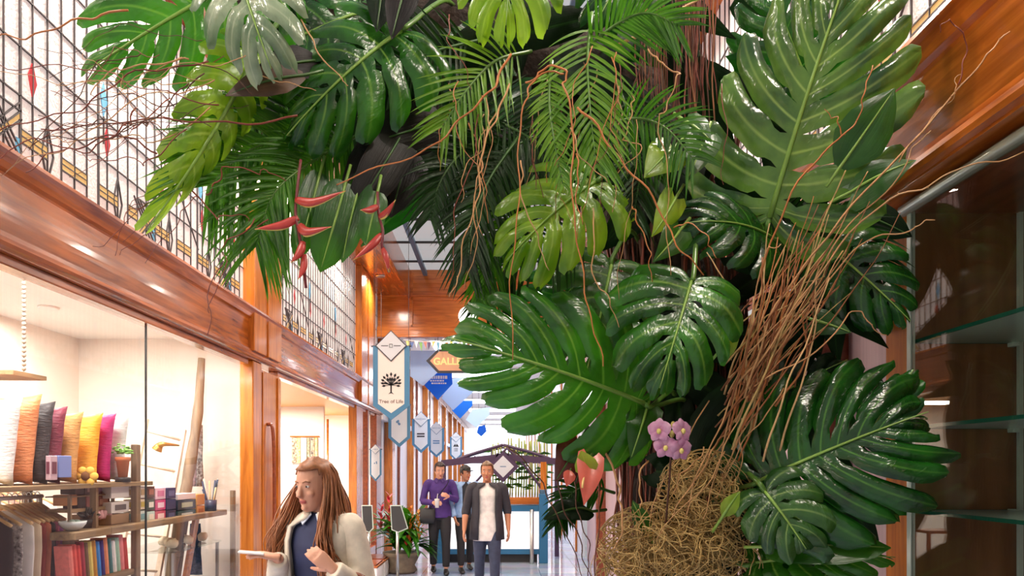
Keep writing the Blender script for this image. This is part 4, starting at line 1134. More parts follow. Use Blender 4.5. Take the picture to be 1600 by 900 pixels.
# ================================================================== DISPLAY CASE ON THE RIGHT
dc = thing('display_case', 'glass fronted display case with glass shelves along the right wall', 'display case', (XR + .2, 1.4, 0))
XB = 1.80
M['case_brown'] = wood('brown case panel', srgb(104, 66, 38), srgb(148, 98, 58), 'z', rough=.16, coat=.6, scale=3)
MB().box(XR + .012, XB, 2.435, 2.455, .4, 2.50).build('end_panel', M['case_brown'], dc)
MB().box(XB - .004, XB + .02, -.5, 2.455, .4, 2.50).build('back_panel', M['case_brown'], dc)
MB().box(XB - .018, XB + .004, 2.42, 2.434, .4, 2.50).build('corner_strip', M['edge_glass'], dc, label='pale corner strip')
MB().box(XR + .0, XB, -.5, 2.455, 0, .4).build('plinth', M['wood_d'], dc, bevel=.006)
MB().box(XR, XB + .02, -.5, 2.455, 2.50, 2.545).build('top_panel', M['wood_d'], dc)
MB().tube([(XR - .008, -.5, 2.515), (XR - .008, 2.455, 2.515)], .021, 12).build('head_rail', mat('pale green head rail', srgb(196, 198, 176), .25, metal=.4), dc, smooth=True, label='pale metal rail along the top of the glass')
gp = MB().box(XR - .003, XR + .003, -.5, 2.415, .4, 2.50).build('glass_front', M['pane_case'], dc)
MB().box(XR - .006, XR + .010, 2.415, 2.437, .4, 2.50).build('glass_edge', M['edge_glass'], dc, label='pale green edge of the glass front')
for z in (1.465, 1.755, 2.05):
    sh = MB().box(XR + .02, XB - .02, -.3, 2.43, z, z + .010).build('shelf', M['shelf_glass'], dc, label='clear glass shelf with green edges')
    MB().box(XR + .016, XR + .02, -.3, 2.43, z - .001, z + .011).build('front_edge', M['green_edge'], sh)
    MB().box(XR + .02, XB - .02, 2.43, 2.433, z - .001, z + .011).build('end_edge', M['green_edge'], sh)
    MB().box(XB - .052, XB - .03, 2.40, 2.433, z - .014, z + .014).build('bracket', M['edge_glass'], dc, bevel=.003)

# ================================================================== TEXTILE SHOP
XS = -2.68


def yx(px, X=XS): return X * F / (px - CX)


def zz(py, px, X=XS): return EYE + (CY - py) / F * yx(px, X)


ps = thing('display_shelf', 'long wooden shelf with the standing cushions', 'shelf', (-2.9, 4.2, 1.49))
MB().box(-3.12, -2.62, 2.9, 5.3, 1.49, 1.52).build('board', M['wood_py'], ps, bevel=.004)
for y in (3.0, 4.55):
    MB().box(-3.1, -3.06, y, y + .05, 0, 1.49).build('leg', M['wood_p'], ps)
MB().box(-2.70, -2.66, 4.62, 4.65, 1.226, 1.49).build('divider', M['wood_p'], ps)

CUSH = [('white cushion with grey piping at the left end of the shelf', 3.86, .50, srgb(232, 228, 224)), ('orange crinkled cushion second from the left end of the shelf', 4.02, .53, srgb(212, 132, 82)),
        ('charcoal black cushion between the orange and the maroon one', 4.15, .50, srgb(48, 46, 48)), ('maroon satin cushion leaning behind the black one', 4.27, .48, srgb(124, 40, 62)),
        ('tan cushion between the maroon and the golden one', 4.44, .46, srgb(206, 150, 84)), ('golden yellow cushion in the middle right of the shelf', 4.66, .47, srgb(240, 172, 52)),
        ('magenta cushion right of the golden one', 4.82, .48, srgb(184, 36, 110)), ('pale grey cushion beside the terracotta pot', 5.0, .49, srgb(224, 224, 220))]
rnd = random.Random(11)
for i, (lb, y, h, col) in enumerate(CUSH):
    mb = MB()
    hw, th = .21, .062
    n = 14
    sides = []
    for sg in (-1, 1):
        g = []
        for a in range(n + 1):
            for b in range(n + 1):
                u = -1 + 2 * a / n; v = -1 + 2 * b / n
                pinch = 1 - .10 * (1 - u * u) * abs(v) ** 6
                pin2 = 1 - .08 * (1 - v * v) * abs(u) ** 6
                t = th * ((1 - u ** 4) * (1 - v ** 4)) ** .55
                wr = .006 * math.sin(9 * v + 3 * u + i) * (1 - u ** 4)
                x = u * hw * pin2; z = (v * pinch * .5 + .5) * h
                lean = .16 * z
                g.append((-2.885 + x, y + lean + sg * (t + wr * (t / th)), 1.521 + z))
        sides.append(g)
    f = [(a * (n + 1) + b, (a + 1) * (n + 1) + b, (a + 1) * (n + 1) + b + 1, a * (n + 1) + b + 1) for a in range(n) for b in range(n)]
    mb.add(sides[0], f); mb.add(sides[1], [q[::-1] for q in f])
    o = mb.build('cushion', mat('cushion cloth', col, .55, var=.12, vscale=14, bump=.35, bscale=24, stretch=(1, 1, 4)), None, smooth=True, loc=(-2.885, y, 1.52), weld=.003)
    tag(o, lb, 'cushion')


def pbox(name, label, cat, px0, px1, y0, y1, col, X=XS, dx=.16, group=None, lab=None, bevel=.004):
    """small box on the shelf whose aisle face spans these sight lines"""
    a, b = yx(px0, X), yx(px1, X)
    m = (px0 + px1) / 2
    z0, z1 = zz(y1, m, X), zz(y0, m, X)
    t = thing(name, label, cat, (X - dx / 2, (a + b) / 2, z0), group)
    MB().box(X - dx, X, a, b, z0, z1).build('carton', mat('carton', col, .5), t, bevel=bevel)
    if lab:
        h = z1 - z0; w_ = b - a
        MB().box(X, X + .003, a + w_ * .2, b - w_ * .2, z0 + h * .25, z1 - h * .25).build('label_patch', mat('carton label', lab, .5), t)
        MB().box(X - dx * .8, X - dx * .2, a - .002, a, z0 + h * .25, z1 - h * .25).build('end_patch', mat('carton label', lab, .5), t)
    return t


# things in front of the cushions
pbox('folded_cloth', 'blue folded cloth leaning against the tan cushion', 'cloth', 92, 112, 712, 746, srgb(128, 148, 208), -2.64, .03)
pbox('folded_cloth', 'white and plum striped cloth beside the blue one', 'cloth', 79, 90, 712, 750, srgb(206, 176, 186), -2.64, .03, lab=srgb(110, 50, 70))
sf = thing('soft_toy', 'yellow fabric flower lying before the golden cushion', 'cloth flower', tuple(P(134, 746, 4.5)))
MB().ball(P(134, 744, 4.5), .03, .02, .03).build('centre', mat('brown felt', srgb(120, 78, 44), .9), sf, smooth=True)
for k in range(6):
    a = k * PI / 3
    MB().ball(P(134, 744, 4.5) + Vector((.05 * math.cos(a), .005, .04 * math.sin(a))), .03, .015, .026, 10, 6).build('petal', mat('yellow felt', srgb(236, 186, 84), .9), sf, smooth=True)
# terracotta pot
pp = P(192, 738, 4.93)
tp = thing('terracotta_pot', 'terracotta pot with a small green plant on the shelf end', 'potted plant', (pp.x, 4.93, 1.521))
MB().lathe((pp.x, 4.93, 1.521), [(.045, 0), (.05, .0), (.05, .03), (.04, .034)], 18).build('saucer', M['black'], tp, smooth=True)
MB().lathe((pp.x, 4.93, 1.555), [(.03, 0), (.042, .11), (.05, .115), (.05, .14), (.036, .14)], 18).build('pot', mat('terracotta', srgb(190, 112, 70), .8), tp, smooth=True)
mb = MB()
for i in range(60):
    d = Vector((rnd.gauss(0, 1), rnd.gauss(0, 1), abs(rnd.gauss(0, 1)))).normalized()
    c = Vector((pp.x, 4.93, 1.72)) + d * rnd.uniform(.02, .07)
    mb.ball(c, .014, .014, .006, 6, 4)
mb.build('foliage', mat('fresh green leaves', srgb(120, 176, 70), .6), tp, smooth=True)
# white drawer boxes
for i, (y0, y1, lb) in enumerate([(758, 778, 'white storage box under the shelf end, the upper one'), (784, 801, 'white storage box below the upper one'), (803, 818, 'wooden crate under the white storage boxes')]):
    pbox('storage_box', lb, 'box', 174, 202, y0, y1, srgb(214, 206, 196) if i < 2 else srgb(150, 120, 84), XS, .3, lab=srgb(90, 84, 80) if i == 1 else None)

bs = thing('shelf_unit', 'rough timber shelf unit carrying boxes, tins and folded scarves', 'shelf unit', (-2.8, 5.4, 0))
yA, yB = yx(77, -2.62), yx(352, -2.62)
MB().box(-2.76, -2.60, 4.3, 4.7, 1.175, 1.225).box(-3.0, -2.60, 4.7, yB, 1.175, 1.225).build('board', M['wood_py'], bs, bevel=.008)
MB().box(-3.0, -2.64, yx(118, -2.66), yx(206, -2.66), .855, .895).build('board', M['wood_py'], bs, bevel=.006)
MB().box(-2.68, -2.635, 5.09, 5.15, 0, 1.79).build('post', M['wood_p'], bs, bevel=.006)
MB().box(-2.64, -2.60, 6.85, 6.90, 0, 1.40).build('post', M['wood_p'], bs, bevel=.005)
MB().bar(P(108, 842, 4.45), P(98, 930, 4.45), .05, .05).build('leg', M['wood_p'], bs)
MB().bar(P(114, 842, 4.6), P(112, 930, 4.6), .05, .05).build('leg', M['wood_p'], bs)

# small goods on the board, left of the post
goods = [('brown carton on the upper tier of the small goods', 118, 132, 758, 772, srgb(52, 34, 30), None), ('dark tin on the upper tier beside the brown carton', 133, 146, 759, 772, srgb(86, 60, 56), srgb(150, 110, 100)), ('plum tin on the upper tier', 147, 160, 760, 773, srgb(120, 92, 110), None),
         ('tan paper bag on the lower tier of the small goods', 107, 121, 773, 790, srgb(206, 140, 84), None), ('black tea tin on the lower tier', 122, 134, 774, 796, srgb(36, 28, 28), None), ('rust coloured carton on the lower tier', 135, 150, 775, 792, srgb(136, 66, 54), None), ('brown striped carton at the right of the lower tier', 151, 172, 775, 792, srgb(104, 62, 54), srgb(150, 110, 90))]
for lb, a, b, y0, y1, c, l in goods: pbox('carton', lb, 'box', a, b, y0, y1, c, -2.74, .1, lab=l)
mb = thing('goods_rack', 'two tier wooden rack for the small cartons', 'rack', (-2.8, 4.75, 1.225))
MB().box(-2.88, -2.72, yx(105, -2.74), yx(172, -2.74), zz(775.5, 138, -2.74), zz(773.5, 138, -2.74)).build('tier', M['wood_py'], mb)
MB().box(-2.88, -2.72, yx(105, -2.74), yx(172, -2.74), zz(798, 138, -2.74), zz(793, 138, -2.74)).build('tier', M['wood_py'], mb)
for px in (104, 172): MB().box(-2.735, -2.715, yx(px, -2.74), yx(px, -2.74) + .015, 1.226, zz(772, 138, -2.74)).build('side', M['wood_p'], mb)
for i in range(6):
    px = 138 + i * 6
    c = P(px, 804, 4.72 + i * .03)
    o = MB().ball(c, .028, .03, .035, 8, 6)
    o.v = [tuple(Vector(v) + Vector((noise.noise(Vector(v) * 60) * .012, 0, noise.noise(Vector(v) * 50) * .012))) for v in o.v]
    tag(o.build('ruffled_pouch', mat('pink ruffled cloth', srgb(226, 176, 178), .8), None, smooth=True, loc=tuple(c)), 'small pink ruffled pouch below the goods rack', 'pouch', 'pink ruffled pouches')
c = Vector((-2.72, 4.63, 0))
su = thing('dark_succulent', 'dark leafed succulent in a black pot on the timber board', 'potted plant', (c.x, c.y, 1.226))
MB().lathe((c.x, c.y, 1.226), [(.035, 0), (.045, .06), (.038, .06)], 14).build('pot', M['black'], su, smooth=True)
mb = MB()
for i in range(26):
    a = rnd.uniform(0, 6.28); e = rnd.uniform(.2, 1.3); d = Vector((math.cos(a) * math.cos(e), math.sin(a) * math.cos(e), math.sin(e)))
    q = Vector((c.x, c.y, 1.29)); mb.tube([q, q + d * .05, q + d * .08], [.008, .012, .002], 5)
mb.build('foliage', mat('dark succulent leaf', srgb(44, 50, 44), .4), su, smooth=True)
c = Vector((-2.69, 4.42, 0))
bw = thing('glass_bowl', 'pale glass bowl at the left end of the timber board', 'bowl', (c.x, c.y, 1.226))
MB().lathe((c.x, c.y, 1.226), [(.03, 0), (.055, .015), (.075, .04), (.08, .06), (.072, .056), (.05, .025), (.02, .012)], 20).build('bowl', mat('pale glass', srgb(214, 220, 218), .1), bw, smooth=True)
for i in range(5): MB().ball((c.x + rnd.uniform(-.035, .035), c.y + rnd.uniform(-.035, .035), 1.275), .02).build('ball', mat('teal bead', srgb(150, 180, 170), .3), bw, smooth=True)

# tins and cartons right of the post
W_ = srgb(236, 228, 214)
tins = [(218, 229, 760, 778, W_, srgb(190, 160, 120)), (218, 229, 780, 796, srgb(228, 214, 190), srgb(200, 180, 90)), (218, 229, 798, 816, srgb(214, 226, 220), srgb(120, 170, 180)),
        (230, 242, 760, 777, srgb(78, 44, 40), srgb(150, 70, 50)), (230, 242, 780, 797, srgb(44, 66, 60), W_), (230, 242, 799, 816, srgb(190, 216, 206), W_),
        (243, 259, 762, 780, srgb(236, 196, 210), srgb(214, 120, 160)), (243, 259, 781, 797, srgb(206, 60, 124), srgb(250, 220, 230)), (243, 259, 798, 815, srgb(200, 70, 100), srgb(250, 220, 220)),
        (260, 275, 762, 779, srgb(66, 64, 108), srgb(110, 108, 150)), (260, 275, 780, 796, srgb(50, 58, 100), None), (260, 275, 797, 814, srgb(44, 48, 84), srgb(90, 96, 140)),
        (278, 306, 771, 780, srgb(244, 226, 222), None), (278, 306, 781, 796, srgb(40, 52, 70), srgb(180, 190, 160)), (278, 306, 797, 813, srgb(30, 72, 78), srgb(200, 214, 214)),
        (308, 320, 772, 789, srgb(226, 168, 92), None), (308, 320, 790, 807, srgb(220, 156, 72), srgb(190, 120, 50))]
cols = ['white patterned', 'cream patterned', 'pale blue', 'brown', 'dark green', 'mint', 'pale pink', 'magenta', 'rose', 'plum blue', 'navy', 'midnight blue', 'flat white', 'slate', 'teal', 'orange', 'amber']
for (a, b, y0, y1, c, l), nm in zip(tins, cols): pbox('soap_box', nm + ' soap box in the stacks right of the timber post', 'box', a, b, y0, y1, c, -2.66, .12, lab=l)
c = P(329, 806, 6.45)
jr = thing('brush_jar', 'jar of rolled papers and brushes at the right end of the board', 'jar', (c.x, c.y, 1.226))
MB().lathe((c.x, c.y, 1.226), [(.05, 0), (.055, .1), (.05, .1)], 14).build('jar', mat('navy jar', srgb(62, 74, 104), .4), jr, smooth=True)
for i in range(9):
    a = rnd.uniform(0, 6.28)
    MB().tube([(c.x + .02 * math.cos(a), c.y + .02 * math.sin(a), 1.25), (c.x + .07 * math.cos(a), c.y + .07 * math.sin(a), 1.26 + rnd.uniform(.16, .26))], .009, 6).build('roll', mat('paper roll', rnd.choice([srgb(226, 206, 160), srgb(70, 80, 110), srgb(240, 232, 220)]), .7), jr, smooth=True)

# folded scarves on the lower board
sc = [('salmon', (236, 128, 116)), ('coral', (222, 84, 74)), ('coral red', (210, 66, 60)), ('crimson', (160, 36, 60)), ('brown patterned', (110, 84, 60)), ('lemon', (226, 206, 110)), ('ochre', (196, 140, 60)), ('bright blue', (60, 140, 214)), ('navy', (60, 62, 130)), ('peach', (236, 150, 110)), ('teal', (46, 112, 116)), ('white', (236, 230, 224)), ('mint green', (150, 190, 166)), ('rose', (230, 130, 130)), ('red', (190, 56, 50))]
px = 113
for nm, c in sc:
    a, b = yx(px, XS), yx(px + 5.6, XS)
    z0 = .896; h = .235 + rnd.uniform(-.02, .02); ln = .03
    mb = MB()
    R = []
    for k in range(5):
        z = z0 + h * k / 4; q = ln * k / 4
        w_ = (b - a) * (.5 - .06 * abs(k - 2) / 2)
        cy = (a + b) / 2 - q
        R.append([(XS - .10, cy - w_, z), (XS - .01, cy - w_, z), (XS, cy - w_ * .5, z), (XS, cy + w_ * .5, z), (XS - .01, cy + w_, z), (XS - .10, cy + w_, z)])
    mb.rings(R)
    tag(mb.build('folded_scarf', mat('scarf cloth', srgb(*c), .75, var=.15, vscale=30), None, smooth=False, loc=(XS - .05, (a + b) / 2, z0)), nm + ' folded scarf standing in the row on the lower board', 'scarf')
    px += 6

# clothes rails
def rail(label, X, y0, y1, z):
    t = thing('clothes_rail', label, 'clothes rail', (X, y0, z))
    MB().tube([(X, y0, z), (X, y1, z)], .014, 10).build('bar', M['white'], t, smooth=True)
    for y in (y0 + .02, y1 - .02): MB().tube([(X, y, z), (X, y, 0)], .014, 10).build('upright', M['white'], t, smooth=True)


rail('white clothes rail with the nearer row of garments', -3.0, 3.6, 4.6, 1.435)
rail('white clothes rail under the cushion shelf end, farther row', -3.52, 4.3, 5.3, 1.50)


def garment(label, X, y, z, hw, length, col, pat=None, var=.12):
    t = thing('garment', label, 'garment', (X, y, z))
    mb = MB()
    zs = z - .15
    pts = [(0, zs + .075, .055), (.0, zs + .05, .11), (0, zs + .02, hw * .8), (0, zs - .02, hw), (0, zs - .15, hw * 1.02), (0, zs - .4, hw * .95), (0, zs - length * .7, hw * .98), (0, zs - length, hw * 1.04)]
    R = []
    for k, (o, zk, w_) in enumerate(pts):
        r = []
        for j in range(24):
            a = 2 * PI * j / 24
            fold = 1 + .25 * math.sin(a * 5 + k * .3) * (k / 7)
            r.append((X + w_ * math.cos(a), y + .022 * math.sin(a) * fold, zk))
        R.append(r)
    mb.rings(R)
    mb.build('cloth', mat('garment cloth', col, .8, var=var if not pat else .9, vscale=50 if pat else 10, col2=pat), t, smooth=True)
    hg = MB()
    hg.tube(catmull([(X - hw * .95, y, zs + .0), (X - hw * .5, y, zs + .05), (X, y, zs + .105), (X + hw * .5, y, zs + .05), (X + hw * .95, y, zs + .0)], 5), .011, 8)
    h = hg.build('hanger', M['wood_pale'], t, smooth=True)
    MB().tube(catmull([(X, y, zs + .10), (X, y, z - .01), (X + .018, y, z + .016), (X, y, z + .03), (X - .016, y, z + .014)], 5), .0035, 6).build('hook', M['steel'], h, smooth=True)


GA = [('black long sleeved top hanging first on the near rail', 4.04, .2, srgb(48, 44, 46), None), ('black and white speckled top behind the black one', 4.12, .2, srgb(216, 208, 200), srgb(60, 50, 48)), ('white blouse on the near rail', 4.22, .2, srgb(240, 234, 226), None),
      ('cream cardigan between the white blouse and the red dress', 4.29, .2, srgb(226, 206, 176), None), ('dark red dress on the near rail', 4.34, .195, srgb(150, 54, 48), None), ('terracotta dress on the near rail', 4.39, .195, srgb(206, 116, 84), None), ('black dress beside the terracotta one', 4.43, .195, srgb(44, 44, 50), None),
      ('floral pink dress on the near rail', 4.47, .195, srgb(220, 96, 130), srgb(120, 40, 90)), ('purple blouse at the far end of the near rail', 4.51, .195, srgb(150, 70, 150), None), ('peach blouse at the very end of the near rail', 4.55, .195, srgb(238, 190, 160), None), ('brown top hanging nearest on the near rail', 3.92, .2, srgb(86, 70, 62), None)]
for lb, y, hw, c, p in GA: garment(lb, -3.0, y, 1.435, hw, .82, c, p)
for i, (nm, c) in enumerate([('patterned violet', (150, 130, 170)), ('beige', (230, 200, 170)), ('white', (240, 236, 232)), ('salmon pink', (236, 160, 144)), ('pale pink', (240, 196, 186)), ('plain white', (246, 242, 240))]):
    garment(nm + ' shirt on the farther rail under the cushion shelf', -3.52, 4.5 + i * .14, 1.50, .24, .7, srgb(*c))

# hanging beaded swing shelf at the far left
hs = thing('swing_shelf', 'small board hung on beaded ropes at the far left of the shop', 'hanging shelf', tuple(P(24, 590, 4.3)))
MB().box(-3.3, -2.84, 4.1, 4.4, 2.165, 2.19).build('board', M['wood_py'], hs)
for px in (4, 46):
    a = P(px, 490, 4.3); mb = MB()
    x = a.x
    for k in range(26): mb.ball((x, 4.25, 2.19 + k * .0273), .013, n=8, k=5)
    mb.build('beaded_rope', mat('bead', srgb(150, 136, 120), .5), hs, smooth=True)
    MB().tube([(x, 4.25, 2.19), (x, 4.25, 2.9)], .003, 5).build('cord', M['charcoal'], hs)

# driftwood pole, planks and hanging cloth
dp = lumpy_tube([P(315, 560, 6.42), P(309, 640, 6.38), P(298, 720, 6.32), P(284, 800, 6.25), P(262, 930, 6.2), P(255, 1005, 6.2)], [.03, .04, .045, .05, .045, .05], 10, .05, 3)
tag(dp.build('driftwood_pole', M['wood_p'], None, smooth=True, loc=tuple(P(255, 1005, 6.2))), 'tall leaning driftwood pole behind the soap boxes', 'pole')
o = MB().bar(P(308, 800, 6.35), P(272, 1010, 6.2), .09, .03, up=(1, 0, 0)); tag(o.build('plank', M['wood_x'], None, bevel=.004, loc=tuple(P(272, 1010, 6.2))), 'orange plank leaning under the soap boxes', 'plank')
o = MB().bar(P(290, 800, 6.5), P(262, 1000, 6.4), .12, .03, up=(1, 0, 0)); tag(o.build('plank', M['wood_p'], None, bevel=.004, loc=tuple(P(262, 1000, 6.4))), 'grey plank leaning behind the orange one', 'plank')
for nm, px, y0, y1, w_, d, c, c2 in [('black and white patterned scarf hanging beside the driftwood pole', 312, 664, 760, .03, 6.6, srgb(70, 64, 66), srgb(200, 196, 196)), ('navy scarf hanging under the soap boxes', 305, 818, 898, .06, 6.6, srgb(66, 62, 84), None), ('pink and grey scarf hanging behind the driftwood pole', 303, 690, 760, .025, 6.65, srgb(180, 140, 140), srgb(90, 80, 84))]:
    a, b = P(px, y0, d), P(px, y1, d)
    R = []
    for k in range(8):
        t = k / 7
        z = a.z + (b.z - a.z) * t
        R.append([(a.x + w_ * math.cos(2 * PI * j / 14) * (.8 + .3 * t), d + .015 * math.sin(2 * PI * j / 14) + .012 * math.sin(j * 2 + k), z) for j in range(14)])
    tag(MB().rings(R).build('hanging_scarf', mat('scarf', c, .8, var=.6, vscale=40, col2=c2), None, smooth=True, loc=(a.x, d, a.z)), nm, 'scarf')
# pale ladder rack leaning at the back
ld = thing('ladder_rack', 'pale wooden ladder leaning at the back of the shop', 'ladder', tuple(P(250, 900, 6.0)))
M['pale'] = wood('pale birch', srgb(222, 196, 170), srgb(240, 222, 200), 'z', rough=.5, coat=0)
for a, b in ((P(228, 655, 6.5), P(170, 960, 6.0)), (P(287, 672, 6.7), P(236, 960, 6.2))): MB().bar(a, b, .05, .03).build('rail', M['pale'], ld)
for k in range(5):
    t = .06 + k * .18
    a = P(228, 655, 6.5).lerp(P(170, 960, 6.0), t); b = P(287, 672, 6.7).lerp(P(236, 960, 6.2), t)
    MB().tube([a, b], .012, 8).build('rung', M['pale'], ld, smooth=True)
hn = MB().tube(catmull([P(245, 703, 6.2), P(249, 697, 6.2), P(256, 694, 6.2), P(280, 696, 6.3)], 5), [.045 - .0025 * i for i in range(16)], 12)
tag(hn.build('brass_horn', mat('brass', srgb(196, 150, 74), .3, metal=.8), None, smooth=True, loc=tuple(P(250, 697, 6.2))), 'small brass horn hooked on the pale ladder', 'horn')
# clear table with wool
ct = thing('clear_table', 'clear acrylic table at the right end of the shop window', 'table', (-2.9, 6.3, 0))
MB().box(-3.2, -2.66, 5.75, 6.7, .92, .935).build('top', M['pane_case'], ct)
for x in (-3.17, -2.69):
    for y in (5.78, 6.67): MB().box(x - .012, x + .012, y - .012, y + .012, 0, .92).build('leg', M['steel'], ct)
for i in range(7):
    p = (-2.78 - .09 * (i % 3) + rnd.uniform(-.02, .02), 5.95 + .1 * i, .935 + .045)
    o = MB().ball(p, .045, .045, .042, 12, 8); o.v = [tuple(Vector(v) * 1 + Vector((noise.noise(Vector(v) * 40) * .01,) * 3)) for v in o.v]
    tag(o.build('wool_ball', mat('cream wool', srgb(238, 222, 190), .9, bump=.5, bscale=90), None, smooth=True, loc=p), 'cream wool ball on the clear table', 'wool ball', 'cream wool balls')

# ================================================================== ROOM BEHIND THE DOORWAY
wh = thing('wall_hanging', 'woven wall hanging with coloured stripes in the room behind the doorway', 'wall hanging', (-4.0, 12.0, 1.8))
zc, dcl = 1.62, 11.5
for px, w_, c in [(456, 9, (70, 40, 36)), (464, 6, (200, 160, 70)), (470, 10, (210, 206, 200)), (480, 5, (90, 100, 70)), (486, 6, (60, 50, 50)), (492, 5, (214, 190, 90))]:
    a = P(px, 684, dcl); b = P(px + w_ - 1, 724, dcl)
    MB().box(a.x, b.x, dcl - .01, dcl + .01, b.z, a.z).build('strip', mat('woven strip', srgb(*c), .8, var=.6, vscale=40, col2=srgb(220, 200, 170)), wh)
a = P(453, 682, dcl); b = P(499, 682, dcl); MB().tube([a, b], .012, 8).build('rod', M['wood_x'], wh)
sb = slab('wall_room_partition', -4.9, -2.9, dcl + .02, dcl + .08, 0, 2.62, M['cream'])
rd_ = thing('curtain_pole', 'slim red wooden pole standing in the room behind the doorway', 'pole', tuple(P(512, 760, 11.2)))
MB().tube([P(512, 655, 11.2), (P(512, 655, 11.2).x, 11.2, 0.02)], .018, 10).build('pole', M['wood_x'], rd_, smooth=True)
MB().lathe((P(512, 655, 11.2).x, 11.2, 0), [(.12, 0), (.12, .02), (.02, .03)], 16).build('base', M['wood_d'], rd_, smooth=True)
fd = struct(MB().box(XL - .55, XL - .10, 7.0, 7.012, 0.01, 2.45).build('door_2', M['pane']))
MB().box(XL - .12, XL - .10, 6.98, 7.03, .01, 2.45).build('frame', M['charcoal'], fd)
sp = thing('side_table', 'small dark table with a pink vase in the room behind the doorway', 'table', (-3.3, 9.8, 0))
MB().box(-3.6, -3.0, 9.6, 10.0, .72, .76).build('top', M['wood_d'], sp, bevel=.004)
for x in (-3.57, -3.03):
    for y in (9.63, 9.97): MB().box(x - .02, x + .02, y - .02, y + .02, 0, .72).build('leg', M['wood_d'], sp)

# ================================================================== BANNERS AND SIGNS
M['banner_blue'] = mat('blue banner border', srgb(72, 124, 158), .5)
M['banner_white'] = mat('white banner cloth', srgb(246, 246, 248), .6, trans=.3)
M['banner_cream'] = mat('cream banner cloth', srgb(232, 218, 206), .6)
M['ink'] = mat('black ink', srgb(22, 20, 24), .6)
M['ink_b'] = mat('blue grey ink', srgb(90, 130, 170), .6)
M['ink_br'] = mat('brown ink', srgb(110, 78, 66), .6)
M['dk_frame'] = mat('dark frame', srgb(52, 50, 56), .5)


def text(body, c, size, m, parent, name='lettering', font_bold=.0, align='CENTER'):
    cu = bpy.data.curves.new(name, 'FONT'); cu.body = body; cu.size = size; cu.align_x = align; cu.align_y = 'CENTER'; cu.extrude = .0006; cu.offset = font_bold
    cu.materials.append(m)
    o = bpy.data.objects.new(name, cu); COL.objects.link(o)
    bpy.context.view_layer.update()
    me = bpy.data.meshes.new_from_object(o.evaluated_get(bpy.context.evaluated_depsgraph_get()))
    bpy.data.objects.remove(o); bpy.data.curves.remove(cu)
    o = bpy.data.objects.new(name, me); COL.objects.link(o)
    off = Vector(parent['_o']); o.parent = parent
    o.location = Vector(c) - off; o.rotation_euler = (PI / 2, 0, 0)
    o['_o'] = tuple(c)
    return o


